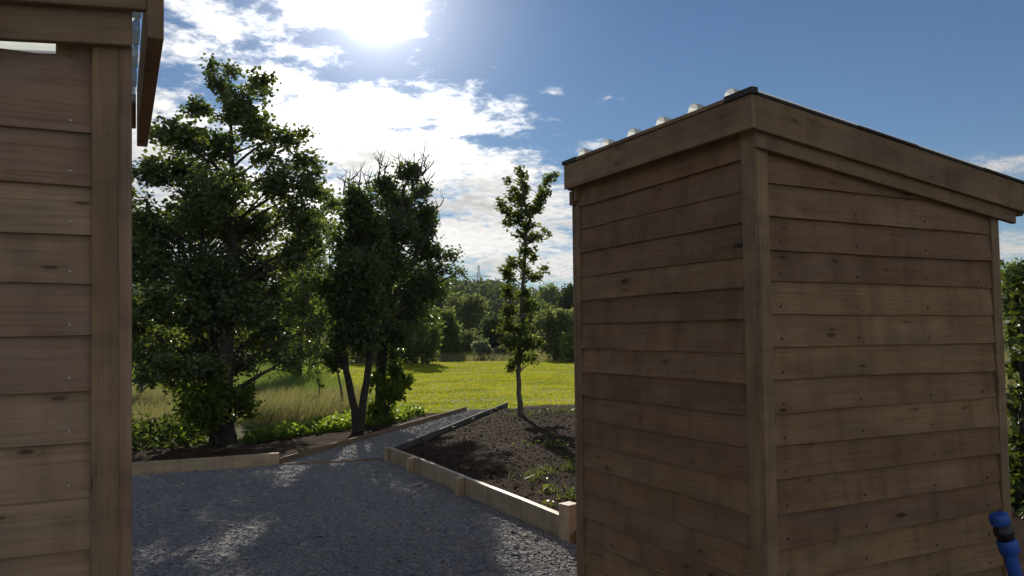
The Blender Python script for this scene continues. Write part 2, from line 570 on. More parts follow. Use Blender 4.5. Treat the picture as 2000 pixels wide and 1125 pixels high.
# ------------------------------------------------------------------ left shed
def build_left_shed():
    C0 = P(258, 650, 2.05); C0[2] = 0
    root = empty('timber_shed', C0)
    tag(root, 'larch-clad shed close by with a gap of sky between its top board and roof beam', 'shed')
    # the hut leans a touch out of plumb, away from the path
    a, b, z = A_, B_, nrm(np.array([[-0.019, 0, 1.0]]))[0]
    o = z * 0 + np.array([0.019 * 1.6, 0, 0])
    W, D = 1.45, 1.2
    Zt = 2.45
    e = 0.1318
    rise = 0.10
    zb = lambda s: s
    def zbox(T, c, *q, **k): T.box(c, *q, **k)
    # local wall helper with leaning z
    def clad(T, c, A, N, L, z1, seed, jit=0.004, n0=0, top=None):
        info = clad_wall(T, c, A, N, L, 0.022, z1, e, jit=jit, seed=seed, ztop=top)
        return info
    def shear(Tm):
        for i, p in enumerate(Tm.v):
            Tm.v[i] = np.array([p[0] - 0.019 * (p[2] - 1.6), p[1], p[2]])
    o = np.zeros(3); z = Z_
    pw = 0.0620
    wall_top = 2.295
    T = Timber(61)
    L = W - 0.115
    inf = clad(T, o - a * (0.0925) - a * L + b * 0.03, a, -b, L, 2.20, 14, jit=0.006, top=lambda s: wall_top + 0.03)
    shear(T); cl = T.build('cladding', WOOD_FRESH, root)
    for (zz, t) in inf:
        p = o - a * 0.142 + z * zz + b * (0.03 - t)
        p[0] -= 0.019 * (zz - 1.6)
        if zz < wall_top - .1: place_disc(SCREW, 'screw', p, -b, cl)
    T = Timber(62); clad(T, o + b * 0.06 - a * .042, b, a, D - 0.1, wall_top, 5); shear(T); T.build('cladding', WOOD_FRESH, root)
    T = Timber(63); clad(T, o - a * 0.04 + b * D, -a, b, W - 0.08, wall_top, 6); shear(T); T.build('cladding', WOOD_FRESH, root)
    T = Timber(64); clad(T, o - a * W + b * (D - .05), -b, -a, D - 0.1, wall_top, 7); shear(T); T.build('cladding', WOOD_FRESH, root)
    # corner posts: a face board and, a little behind, the return of the corner
    T = Timber(65); T.box(o - a * 0.0935 + b * -0.004, z * (Zt), a * pw, b * 0.05); shear(T); T.build('corner_post', WOOD_TRIM, root, 0.003)
    T = Timber(66); T.box(o - a * 0.0345 + b * 0.003, z * (Zt), a * 0.0345, b * 0.05, rnd=0.9); shear(T); T.build('corner_post', WOOD_FRESH, root, 0.003)
    for (p, sa, sb) in ((o + b * D, -1, -1), (o - a * W, 1, 1), (o - a * W + b * D, 1, -1)):
        T = Timber(67); T.box(p, z * (Zt - .02), a * sa * 0.07, b * sb * 0.05); shear(T); T.build('corner_post', WOOD_TRIM, root, 0.003)
    # block closing the top of the wall beside the post
    T = Timber(68); T.box(o - a * 0.177 + b * 0.026 + z * 2.300, z * 0.083, a * 0.083, b * 0.025, rnd=.3); shear(T); T.build('infill_block', WOOD_FRESH, root, 0.002)
    # front beam, upper fascia, side fascia: roof falls away from the gap side
    sl = a + z * rise
    T = Timber(69); T.box(o - a * (W + .02) - b * 0.028 + z * (2.363 - rise * (W + .02)), sl * (W + .02), b * 0.024, z * 0.0965); shear(T); T.build('front_beam', WOOD_TRIM, root, 0.003)
    T = Timber(70); T.box(o - a * (W + .1) - b * 0.056 + z * (2.450 - rise * (W + .1)), sl * (W + .132), b * 0.026, z * 0.14); shear(T); T.build('fascia', WOOD_TRIM, root, 0.003)
    T = Timber(71); T.box(o + a * 0.035 - b * 0.056 + z * (2.380), b * (D + .12), a * 0.040, z * 0.235, rnd=.1); shear(T); T.build('fascia', WOOD_TRIM, root, 0.003)
    T = Timber(72); T.box(o - a * (W + .1) + b * (D + .04) + z * (2.450 - rise * (W + .1)), sl * (W + .132), b * 0.026, z * 0.14); shear(T); T.build('fascia', WOOD_TRIM, root, 0.003)
    T = Timber(73); T.box(o - a * (W + .128) - b * 0.056 + z * (2.37 - rise * W), b * (D + .12), a * 0.026, z * 0.2); shear(T); T.build('fascia', WOOD_TRIM, root, 0.003)
    T = Timber(74); T.box(o - a * (W - .05) + b * .55 + z * (2.455 - rise * W * .95), sl * (W - .06), b * 0.045, z * 0.06); shear(T); T.build('purlin', WOOD_TRIM, root)
    Nn = nrm((z - a * rise)[None])[0]
    corrugated('roof_sheet', POLY, root, o - a * (W + .1) - b * .03 + z * (2.555 - rise * (W + .1)), b, nrm(sl[None])[0], Nn, D + .07, W + .12, 0.243, 0.045, 0.08)
    return root


shed, SC0, SW, SD = build_right_shed()
build_left_shed()


# ------------------------------------------------------------------ tubes
class Tubes:
    def __init__(s): s.v = []; s.f = []; s.n = 0

    def add(s, pts, rad, sides=7, cap=True):
        pts = np.asarray(pts, float); rad = np.asarray(rad, float)
        n = len(pts)
        tg = nrm(np.gradient(pts, axis=0))
        ref = np.array([0.31, 0.17, 0.93]) if abs(tg[0] @ np.array([0.31, 0.17, 0.93])) < .9 else np.array([1.0, 0.1, 0])
        e1 = nrm(np.cross(tg, ref)); e2 = np.cross(tg, e1)
        a = np.linspace(0, 2 * np.pi, sides, endpoint=False)
        ring = pts[:, None] + rad[:, None, None] * (np.cos(a)[None, :, None] * e1[:, None] + np.sin(a)[None, :, None] * e2[:, None])
        s.v.append(ring.reshape(-1, 3))
        i = np.arange(n - 1)[:, None] * sides; k = np.arange(sides)[None]; k2 = (k + 1) % sides
        s.f.append(np.stack([i + k, i + k2, i + k2 + sides, i + k + sides], -1).reshape(-1, 4) + s.n)
        s.n += n * sides

    def build(s, name, mat, parent=None, origin=None):
        return mesh_np(name, np.concatenate(s.v), np.concatenate(s.f), mat, parent, smooth=True, origin=origin)


def bez(p0, p1, p2, n):
    t = np.linspace(0, 1, n)[:, None]
    return (1 - t) ** 2 * p0 + 2 * t * (1 - t) * p1 + t * t * p2


def resample(pts, rad, n):
    pts = np.asarray(pts, float)
    d = np.concatenate([[0], np.cumsum(np.linalg.norm(np.diff(pts, axis=0), axis=1))])
    t = np.linspace(0, d[-1], n)
    # smooth (catmull-like) by dense linear + smoothing
    q = np.stack([np.interp(t, d, pts[:, k]) for k in range(3)], 1)
    for _ in range(2):
        q[1:-1] = 0.25 * q[:-2] + 0.5 * q[1:-1] + 0.25 * q[2:]
    return q, np.interp(t, d, rad)


# ------------------------------------------------------------------ leaves
def leaves(pts, size, rng, up=0.5, dirs=None, width=0.8, fold=0.25, droop=0.0, simple=False, lobed=False):
    n = len(pts)
    nm = rng.normal(size=(n, 3)); nm[:, 2] = np.abs(nm[:, 2]) + up; nm = nrm(nm)
    d = rng.normal(size=(n, 3))
    if dirs is not None: d = d * 0.7 + dirs
    d[:, 2] -= droop
    d = nrm(d - nm * (d * nm).sum(1, keepdims=True))
    sd = np.cross(nm, d)
    s = (size * rng.uniform(0.6, 1.2, n))[:, None]
    w = s * width * 0.5
    if simple:
        v = np.stack([pts, pts + d * s * .5 + sd * w, pts + d * s, pts + d * s * .5 - sd * w], 1).reshape(-1, 3)
        i = np.arange(n)[:, None] * 4
        return v, i + np.array([[0, 1, 2, 3]]), rng.random(n)
    up_ = nm * (w * fold * 2)
    if lobed:
        v = np.stack([pts, pts + d * s * .30 + sd * w * 1.15 + up_, pts + d * s * .42 + sd * w * .5, pts + d * s * .75 + sd * w * .8 + up_ * .5, pts + d * s,
                      pts + d * s * .75 - sd * w * .8 + up_ * .5, pts + d * s * .42 - sd * w * .5, pts + d * s * .30 - sd * w * 1.15 + up_], 1).reshape(-1, 3)
        i = np.arange(n)[:, None] * 8
        f = np.concatenate([i + np.array([[0, 1, 2, 6]]), i + np.array([[2, 3, 4, 6]]), i + np.array([[0, 6, 7, 7]])])
        f1 = np.concatenate([i + np.array([[0, 1, 2, 4]]), i + np.array([[0, 4, 6, 7]])])
        f2 = np.concatenate([i + np.array([[2, 3, 4]]), i + np.array([[4, 5, 6]])])
        r = rng.random(n)
        return v, [f1, f2], np.concatenate([r, r, r, r])
    v = np.stack([pts, pts + d * s * .32 + sd * w + up_, pts + d * s * .75 + sd * w * .85 + up_, pts + d * s,
                  pts + d * s * .75 - sd * w * .85 + up_, pts + d * s * .32 - sd * w + up_], 1).reshape(-1, 3)
    i = np.arange(n)[:, None] * 6
    f = np.concatenate([i + np.array([[0, 1, 2, 3]]), i + np.array([[0, 3, 4, 5]])])
    r = rng.random(n)
    return v, f, np.concatenate([r, r])


def grow(name, label, cat, trunks, clumps, Y, mleaf, mbark, leaf=0.08, n_leaf=10000, seed=1, depth=1.0, group=None, twigs=None,
         base=None, limbs=True, lobed=False, tw_r=0.004, limb_k=0.16, spread=1.0, simple=False, up=0.5, back=0.0):
    """tree: trunks = list of [(px,py,r)...] at forward distance Y; clumps = [(px,py,rx,ry[,weight])]"""
    rng = np.random.default_rng(seed)
    k = Y / F
    tb = Tubes()
    tpts = []
    base = P(trunks[0][0][0], trunks[0][0][1], Y) if base is None else np.array(base, float)
    for ti, tr in enumerate(trunks):
        pts = np.array([P(x, y, Y) for x, y, _ in tr]); rad = np.array([r for *_, r in tr])
        off = rng.uniform(-.12, .12) * ti
        pts[:, 1] += np.linspace(0, 1, len(pts)) * off * 4 + rng.normal(0, .03, len(pts)) * (np.arange(len(pts)) > 0)
        q, r = resample(pts, rad, 26)
        q[1:-1] += rng.normal(0, 0.006, (24, 3)) * np.array([1, 1, 0])
        r[0] *= 1.25; q[0, 2] -= 0.05
        tb.add(q, r, 10)
        tpts.append(np.c_[q, r])
    tpts = np.concatenate(tpts)
    cs = np.array([c[:4] for c in clumps], float)
    wt = np.array([c[4] if len(c) > 4 else 1.0 for c in clumps])
    xc = np.average(cs[:, 0], weights=cs[:, 2] * cs[:, 3])
    half = max(np.abs(cs[:, 0] - xc).max() + 10, 20)
    area = cs[:, 2] * cs[:, 3] * wt
    nl = np.maximum((n_leaf * area / area.sum()).astype(int), 6)
    allp, alld = [], []
    for (px, py, rx, ry), n in zip(cs, nl):
        dy = rng.uniform(-1, 1) * math.sqrt(max(0.15, 1 - ((px - xc) / half) ** 2)) * half * k * depth + back * sstep(-.3, .5, (px - xc) / half)
        c = P(px, py, Y + dy)
        kk = (Y + dy) / F
        rad = np.array([rx * kk, (rx + ry) * .5 * kk * 1.2, ry * kk])
        # limb from the trunk
        h = np.hypot(tpts[:, 0] - c[0], tpts[:, 1] - c[1])
        want = c[2] - 0.45 * h - ry * kk * .5
        j = int(np.argmin(np.abs(tpts[:, 2] - want) + 0.35 * h))
        s = tpts[j, :3]
        rr = min(tpts[j, 3] * 0.55, limb_k * (0.05 + np.linalg.norm(c - s) * 0.09))
        mid = (s + c) / 2 + np.array([0, 0, 0.10 * np.linalg.norm(c - s)]) + rng.normal(0, .05, 3) * np.linalg.norm(c - s)
        lb = bez(s, mid, c, 10)
        if limbs: tb.add(lb, np.linspace(max(rr, tw_r * 1.5), tw_r, 10), 6)
        # twigs
        ntw = max(3, int(n / 16))
        u = nrm(rng.normal(size=(ntw, 3))) * (rng.random((ntw, 1)) ** 0.42)
        end = c + u * rad * 1.0
        st = lb[rng.integers(4, 10, ntw)]
        st = st * 0.55 + c * 0.45 * 1 + 0 * st if False else st + (end - st) * rng.uniform(0, .35, (ntw, 1))
        per = max(1, int(round(n / ntw)))
        for a, b_ in zip(st, end):
            L = np.linalg.norm(b_ - a)
            m_ = (a + b_) / 2 + rng.normal(0, .12, 3) * L
            tw = bez(a, m_, b_, 4)
            if limbs: tb.add(tw, np.linspace(tw_r, tw_r * .4, 4), 3)
            t = 1 - rng.random(per) ** 1.6 * 0.75
            p = (1 - t)[:, None] ** 2 * a + 2 * (t * (1 - t))[:, None] * m_ + (t * t)[:, None] * b_
            p = p + rng.normal(0, leaf * .55 * spread, (per, 3))
            allp.append(p)
            alld.append(np.repeat(nrm((b_ - a)[None]), per, 0))
    pts = np.concatenate(allp); dirs = np.concatenate(alld)
    v, f, r = leaves(pts, leaf, rng, up, dirs, lobed=lobed, simple=simple)
    root = empty(name, base)
    tag(root, label, cat, group)
    tb.build('trunk', mbark, root, origin=base)
    mesh_np('crown', v, f, mleaf, root, r, origin=base)
    if twigs:
        t2 = Tubes()
        for pl in twigs:
            pts = np.array([P(x, y, Y) for x, y in pl])
            L = np.linalg.norm(pts[-1] - pts[0])
            q, rr = resample(pts, np.linspace(0.015, 0.005, len(pts)), 8)
            q += (np.sin(np.linspace(0, np.pi, 8)) * rng.uniform(-.07, .07) * L)[:, None] * np.array([1, .6, 0]) + rng.normal(0, .004, (8, 3))
            t2.add(q, rr, 5)
            for k in rng.integers(2, 7, 3):
                e = q[k] + np.array([rng.uniform(-.16, .16), rng.uniform(-.15, .15), rng.uniform(.08, .22)])
                t2.add(bez(q[k], (q[k] + e) / 2 + np.array([(e - q[k])[0] * .4, 0, -.02]), e, 4), np.linspace(rr[k] * .7, .003, 4), 4)
        t2.build('bare_twigs', mbark, root, origin=base)
    return root


L_ALDER = leaf_mat('alder_leaf', (0.068, 0.096, 0.050), (0.105, 0.135, 0.056), (0.11, 0.17, 0.03), (0.25, 0.32, 0.045), 0.40, 0.42, 0.5)
L_ASH = leaf_mat('ash_leaf', (0.065, 0.096, 0.048), (0.10, 0.135, 0.052), (0.11, 0.18, 0.03), (0.25, 0.33, 0.045), 0.40, 0.42, 0.5)
L_IVY = leaf_mat('ivy_leaf', (0.055, 0.08, 0.044), (0.085, 0.115, 0.05), (0.09, 0.16, 0.03), (0.22, 0.30, 0.04), 0.36, 0.4, 0.5)
L_MAPLE = leaf_mat('maple_leaf', (0.040, 0.070, 0.018), (0.07, 0.10, 0.022), (0.15, 0.21, 0.03), (0.28, 0.33, 0.04), 0.45)
L_LIGHT = leaf_mat('bright_leaf', (0.055, 0.10, 0.02), (0.10, 0.14, 0.03), (0.22, 0.34, 0.03), (0.36, 0.44, 0.04), 0.5)
L_OLIVE = leaf_mat('olive_leaf', (0.10, 0.135, 0.055), (0.14, 0.17, 0.07), (0.24, 0.30, 0.08), (0.32, 0.37, 0.10), 0.46, 0.75, 0.1)
L_MID = leaf_mat('green_leaf', (0.080, 0.12, 0.045), (0.12, 0.16, 0.055), (0.20, 0.28, 0.055), (0.30, 0.38, 0.07), 0.46, 0.7, 0.12)
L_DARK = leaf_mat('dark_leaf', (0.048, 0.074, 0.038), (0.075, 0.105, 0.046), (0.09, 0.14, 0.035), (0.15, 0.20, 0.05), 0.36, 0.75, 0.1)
L_PALE = leaf_mat('pale_leaf', (0.12, 0.15, 0.09), (0.17, 0.20, 0.12), (0.2, 0.26, 0.1), (0.28, 0.34, 0.14), 0.4)
L_WEED = leaf_mat('weed_leaf', (0.06, 0.11, 0.02), (0.10, 0.15, 0.025), (0.26, 0.40, 0.03), (0.42, 0.52, 0.05), 0.5, 0.4, 0.4)

# ------------------------------------------------------------------ trees in view
grow('alder_tree', 'tall dark alder with a ragged pointed crown, nearest the shed with the sky gap', 'tree',
     [[(441, 864, .145), (438, 790, .118), (441, 690, .108), (449, 560, .09), (456, 420, .062), (457, 310, .036), (449, 200, .012)],
      [(423, 862, .09), (415, 770, .07), (412, 690, .055), (396, 560, .04), (375, 420, .02)]],
     [(408, 128, 13, 12), (447, 140, 24, 16), (425, 162, 22, 18), (445, 185, 25, 20), (515, 156, 24, 20), (505, 180, 24, 18), (470, 215, 50, 36),
      (380, 212, 36, 22), (500, 250, 48, 28), (345, 262, 50, 30), (310, 262, 26, 20), (415, 285, 60, 40), (555, 272, 48, 20), (605, 260, 20, 9),
      (530, 305, 45, 20, .7), (605, 315, 34, 22), (617, 340, 22, 18), (350, 330, 75, 38), (290, 335, 38, 32), (425, 365, 80, 42), (555, 355, 66, 32), (620, 375, 28, 16),
      (285, 430, 40, 50), (375, 430, 80, 50), (490, 440, 80, 50), (590, 420, 46, 36), (285, 520, 42, 50), (385, 530, 85, 55), (495, 530, 80, 55, .85),
      (585, 490, 45, 50, .9), (615, 455, 26, 34, .8), (295, 600, 52, 45), (395, 610, 85, 50), (495, 600, 65, 50, .8), (295, 670, 48, 36), (385, 680, 60, 32), (495, 660, 60, 30, .7),
      (555, 640, 50, 28, .6), (330, 715, 52, 22), (590, 688, 40, 14, .6), (535, 690, 35, 14, .5), (610, 640, 30, 30, .5), (230, 470, 40, 90), (225, 620, 50, 80), (240, 370, 20, 30), (440, 480, 110, 90, .4), (420, 600, 120, 75, .5), (430, 370, 70, 50, .3), (300, 480, 50, 80, .4), (400, 400, 100, 60, .5), (300, 735, 50, 22, .8), (345, 745, 45, 26, .9), (395, 720, 50, 30, .8), (475, 705, 45, 26, .7), (560, 705, 36, 14, .6), (290, 690, 50, 40, .7), (540, 560, 50, 60, .3)],
     11.7, L_ALDER, BARK, 0.070, 46000, 3, 0.8, spread=1.3)

grow('ash_tree', 'forked ash whose two stems part at the ground in a narrow V beside the path', 'tree',
     [[(698, 846, .072), (692, 795, .062), (676, 725, .055), (664, 640, .045), (668, 560, .03), (684, 470, .012)],
      [(703, 846, .076), (712, 780, .064), (724, 715, .056), (733, 640, .045), (730, 570, .03), (722, 480, .012)]],
     [(700, 385, 32, 26), (690, 420, 34, 30), (715, 440, 40, 45), (680, 480, 42, 45), (700, 530, 60, 50), (680, 590, 46, 46), (720, 600, 40, 46), (678, 650, 44, 36),
      (655, 690, 26, 28), (650, 710, 18, 16, .6), (712, 670, 34, 28), (640, 560, 36, 40, .6), (735, 480, 36, 40)],
     13.0, L_ASH, BARK, 0.066, 19000, 5, 0.9, spread=1.5,
     twigs=[[(682, 384), (684, 330)], [(682, 360), (660, 346)], [(684, 352), (706, 330)], [(702, 372), (705, 328)], [(720, 376), (708, 335)], [(720, 360), (727, 332)],
            [(672, 380), (673, 352)], [(690, 376), (692, 348)]])

grow('ivy_clad_tree', 'ivy-clad tree with bare dead twigs standing out of its top', 'tree',
     [[(741, 824, .12), (744, 770, .105), (746, 700, .095), (752, 610, .08), (768, 480, .06), (790, 360, .025)],
      [(752, 610, .06), (800, 520, .045), (840, 430, .02)]],
     [(755, 365, 34, 22), (800, 340, 34, 24), (770, 400, 50, 36), (822, 372, 26, 22), (770, 450, 52, 46), (760, 520, 56, 50), (815, 430, 40, 36), (834, 410, 18, 24),
      (832, 440, 18, 28), (822, 480, 32, 34), (806, 550, 48, 40), (845, 492, 30, 20, .8), (880, 498, 22, 15, .7), (840, 530, 42, 28, .85), (885, 525, 20, 8, .6), (745, 600, 40, 46),
      (800, 610, 38, 40), (775, 655, 36, 28), (840, 570, 36, 26), (905, 530, 14, 8, .7), (770, 690, 24, 20, .6), (868, 560, 26, 22, .7), (835, 610, 26, 26, .7), (720, 560, 30, 50, .5)],
     14.4, L_IVY, BARK, 0.066, 25000, 8, 0.55, spread=1.4, back=1.6,
     twigs=[[(742, 352), (745, 298)], [(745, 330), (738, 306)], [(745, 324), (750, 304)], [(751, 352), (752, 316)], [(752, 330), (759, 323)], [(777, 340), (777, 298)],
            [(798, 330), (795, 320), (792, 308)], [(803, 372), (809, 330), (808, 293)], [(803, 374), (823, 345), (831, 305), (831, 274)], [(823, 345), (842, 325), (848, 314)],
            [(827, 325), (838, 298)], [(808, 378), (832, 365), (838, 348), (850, 336)], [(833, 362), (828, 350)], [(815, 345), (813, 322)], [(848, 412), (862, 398), (867, 384)],
            [(826, 340), (835, 318)], [(812, 352), (822, 330), (826, 315)]])

grow('slender_tree', 'thin sparse tree with pale upright stems in the gap between the alder and the ash', 'tree',
     [[(672, 792, .026), (662, 740, .024), (645, 680, .022), (625, 600, .02), (622, 480, .015), (628, 385, .008)], [(645, 680, .018), (646, 620, .016), (647, 540, .014), (650, 430, .008)],
      [(615, 640, .03), (600, 560, .02), (606, 440, .008)]],
     [(628, 380, 24, 18), (600, 460, 40, 50, .6), (590, 520, 40, 40, .6), (650, 400, 22, 22), (615, 420, 26, 24, .6), (640, 450, 30, 30, .55), (612, 500, 30, 34, .5), (640, 540, 30, 36, .5), (600, 570, 36, 36, .8), (640, 620, 30, 36, .8),
      (600, 640, 34, 34, .9), (575, 600, 30, 40, .9), (620, 680, 30, 22, .8), (560, 660, 34, 22, .9)],
     17.5, L_MID, BARK_GREY, 0.07, 9500, 12, 0.7)

grow('maple_sapling', 'young maple sapling standing alone in the soil bed by the shed', 'tree',
     [[(1017, 806, .055), (1014, 770, .045), (1012, 730, .042), (1017, 640, .038), (1022, 540, .032), (1029, 440, .022), (1026, 400, .014), (1018, 330, .006)],
      [(1029, 440, .018), (1052, 390, .012), (1078, 335, .005)], [(1029, 440, .016), (1005, 415, .010), (975, 392, .005)], [(1013, 690, .02), (996, 620, .016), (993, 510, .008)]],
     [(1018, 340, 8, 16), (1017, 362, 12, 16), (993, 352, 7, 7), (1000, 366, 8, 8), (1008, 385, 24, 16), (1078, 340, 7, 11), (1070, 358, 10, 14), (1060, 380, 13, 16), (1050, 400, 16, 16), (1028, 412, 24, 16), (978, 396, 10, 9),
      (988, 415, 14, 14), (992, 435, 13, 9), (1012, 428, 18, 12), (1034, 440, 16, 14), (1022, 462, 18, 14), (1045, 462, 12, 12), (1068, 452, 9, 6), (1060, 462, 8, 6, .6), (1028, 490, 16, 14), (1042, 505, 10, 9), (1020, 515, 12, 10), (996, 515, 12, 13),
      (1034, 535, 14, 14), (1064, 525, 11, 6), (1050, 540, 10, 8), (992, 540, 15, 22), (990, 575, 15, 22), (1024, 570, 14, 16), (1030, 600, 16, 16), (993, 610, 16, 22), (990, 640, 17, 16), (1010, 640, 16, 16), (1026, 640, 14, 14, .8),
      (1000, 670, 22, 18), (1030, 672, 20, 16), (1050, 668, 14, 12, .8), (1010, 695, 22, 14), (1036, 698, 16, 12), (1000, 716, 12, 9), (1047, 702, 8, 8, .6)],
     14.6, L_MAPLE, BARK_GREY, 0.076, 5600, 21, 0.6, lobed=True, spread=.85)

grow('hazel_sapling', 'small upright sapling with a fan of thin stems in the rough grass behind the alder', 'tree',
     [[(497, 776, .022), (497, 740, .018), (493, 715, .010), (483, 690, .004)], [(497, 745, .014), (506, 715, .009), (518, 690, .004)], [(497, 742, .012), (499, 705, .008), (503, 680, .004)]],
     [(503, 690, 20, 14), (485, 700, 12, 12, .5), (515, 702, 14, 12), (500, 675, 16, 8)], 19.5, L_MID, BARK, 0.07, 420, 31, 0.8)
grow('thin_sapling', 'tiny spindly sapling in the rough grass close to the forked ash', 'tree',
     [[(625, 776, .014), (623, 745, .010), (621, 720, .004)]], [(622, 728, 9, 12, .8), (625, 748, 11, 12), (618, 740, 8, 9)], 19.0, L_MID, BARK, 0.06, 200, 33, 0.8)
grow('hawthorn_tree', 'low spreading hawthorn over the dry grass beyond the alder', 'tree',
     [[(273, 762, .07), (275, 735, .06), (270, 700, .04), (262, 660, .02)], [(275, 735, .04), (290, 705, .03), (310, 680, .015)]],
     [(265, 690, 30, 26), (290, 670, 40, 34), (320, 700, 34, 26), (350, 715, 30, 20, .8), (245, 700, 30, 28), (300, 730, 20, 10, .6), (265, 640, 36, 30), (330, 650, 34, 30)], 19.0, L_MID, BARK_GREY, 0.085, 5000, 35, 0.9)

grow('bramble_bush', 'bushy green undergrowth around the foot of the alder', 'bush',
     [[(425, 862, .02), (400, 800, .012), (385, 770, .006)], [(445, 862, .02), (470, 810, .012), (485, 780, .006)]],
     [(390, 770, 32, 22), (372, 800, 22, 22), (398, 815, 26, 24), (420, 790, 22, 26), (475, 775, 16, 22), (480, 800, 18, 26), (365, 765, 14, 10), (415, 755, 26, 14), (380, 835, 18, 12)],
     11.4, leaf_mat('bramble_leaf', (0.04, 0.075, 0.018), (0.075, 0.115, 0.02), (0.22, 0.34, 0.025), (0.40, 0.50, 0.04), 0.45), BARK, 0.075, 2300, 41, 0.9, spread=1.6)
grow('elder_bush', 'leafy bush spilling from the base of the ivy-clad tree towards the mown field', 'bush',
     [[(745, 824, .02), (760, 770, .012), (775, 730, .006)], [(745, 822, .015), (770, 780, .010), (795, 742, .005)]],
     [(770, 725, 16, 16), (782, 745, 20, 12), (798, 740, 7, 6), (765, 760, 22, 18), (755, 790, 18, 20), (775, 775, 12, 12), (730, 800, 16, 20), (728, 740, 10, 24, .6)],
     14.2, leaf_mat('elder_leaf', (0.045, 0.08, 0.018), (0.08, 0.12, 0.022), (0.22, 0.33, 0.03), (0.36, 0.46, 0.04), 0.45), BARK, 0.08, 2300, 43, 0.9)


# ------------------------------------------------------------------ terrain
def hgt(x, y):
    h = 0.9 * sstep(4.6, 9.5, x) * sstep(3.0, 7.0, y) * (1 - 0.65 * sstep(14, 30, y))
    h = h + 1.3 * sstep(5.5, 16, x - (y - 38) * .05) * sstep(33, 50, y) * (1 - sstep(120, 200, y))
    h = h + 9.0 * sstep(140, 280, y) + 14 * sstep(250, 700, y)
    h = h - 0.03 * sstep(-2, 8, y) * 0
    return h


def lvl(x, y):
    return hgt(x, y) + 0.10 * (fbm(x, y, 0.16, 3, 5) - .5) * sstep(12, 18, y)


def terrain():
    xs = np.concatenate([-np.geomspace(60, 1500, 26)[::-1], np.linspace(-56, 56, 113), np.geomspace(60, 1500, 26)])
    ys = np.concatenate([-np.geomspace(30, 600, 12)[::-1], np.linspace(-26, 90, 117), np.geomspace(94, 2500, 40)])
    X, Yg = np.meshgrid(xs, ys)
    Zg = lvl(X, Yg) - 0.035
    v = np.stack([X, Yg, Zg], -1).reshape(-1, 3)
    nx, ny = len(xs), len(ys)
    i = (np.arange(ny - 1)[:, None] * nx + np.arange(nx - 1)[None]).ravel()
    f = np.c_[i, i + 1, i + 1 + nx, i + nx]
    m, nt, bs = new_mat('rough_grass_ground')
    p = obj_pos(nt)
    n1 = nt.noise(p, 0.35, 5, 0.6); n2 = nt.noise(p, 6.0, 4, 0.7)
    c = nt.mix(nt.mapr(n1, .35, .65), (0.085, 0.095, 0.03, 1), (0.16, 0.13, 0.065, 1))
    c = nt.mix(1.0, c, nt.ramp(n2, [(.3, .6), (.7, 1.3)]), 'MULTIPLY')
    nt.l.new(c, bs.inputs['Base Color']); bs.inputs['Roughness'].default_value = 1.0
    bs.inputs['Specular IOR Level'].default_value = 0.1
    o = mesh_np('ground', v, f, m, smooth=True)
    tag(o, kind='structure')


terrain()


def inside(poly, x, y):
    poly = np.asarray(poly)
    r = np.zeros(x.shape, bool)
    n = len(poly)
    for i in range(n):
        x1, y1 = poly[i]; x2, y2 = poly[(i + 1) % n]
        if y1 == y2: continue
        c = ((y1 > y) != (y2 > y)) & (x < (x2 - x1) * (y - y1) / (y2 - y1) + x1)
        r ^= c
    return r


def sheet(name, poly, step, zf, mat, kind='structure', ragged=0.0, seed=0):
    poly = np.asarray(poly)
    x0, y0 = poly.min(0); x1, y1 = poly.max(0)
    xs = np.arange(x0, x1 + step, step); ys = np.arange(y0, y1 + step, step)
    X, Yg = np.meshgrid(xs, ys)
    cx, cy = X[:-1, :-1] + step / 2, Yg[:-1, :-1] + step / 2
    jx = cx + ragged * (fbm(cx, cy, 2.2, 3, seed) - .5) * 2; jy = cy + ragged * (fbm(cx, cy, 2.2, 3, seed + 50) - .5) * 2
    keep = inside(poly, jx, jy) & (inside(poly, cx, cy) if kind == 'structure' and name.startswith('soil') else True)
    v = np.stack([X, Yg, zf(X, Yg)], -1).reshape(-1, 3)
    nx = len(xs)
    ii, jj = np.nonzero(keep)
    i = ii * nx + jj
    f = np.c_[i, i + 1, i + 1 + nx, i + nx]
    used = np.unique(f); mp = np.zeros(len(v), int); mp[used] = np.arange(len(used))
    o = mesh_np(name, v[used], mp[f], mat, smooth=True)
    tag(o, kind=kind)
    return o


# key ground points (from the photograph, on the plane z = 0)
def g2(px, py, z=0.0): return G(px, py, z)[:2]

SLP_A = g2(262, 929); SLP_B = g2(545, 909)                 # left edging board
THR_B = g2(757, 898)                                       # threshold end at corner post
RS_A = g2(762, 903); RS_B = g2(1102, 1055)                 # long right edging board
PL0, PL1 = g2(566, 906), g2(912, 802)                      # path left edge
PR0, PR1 = g2(762, 893), g2(984, 799)                      # path right edge

dirL = (SLP_A - SLP_B) / np.linalg.norm(SLP_A - SLP_B)
SLP_A = SLP_A + dirL * 3.2
dirR = (RS_B - RS_A) / np.linalg.norm(RS_B - RS_A)


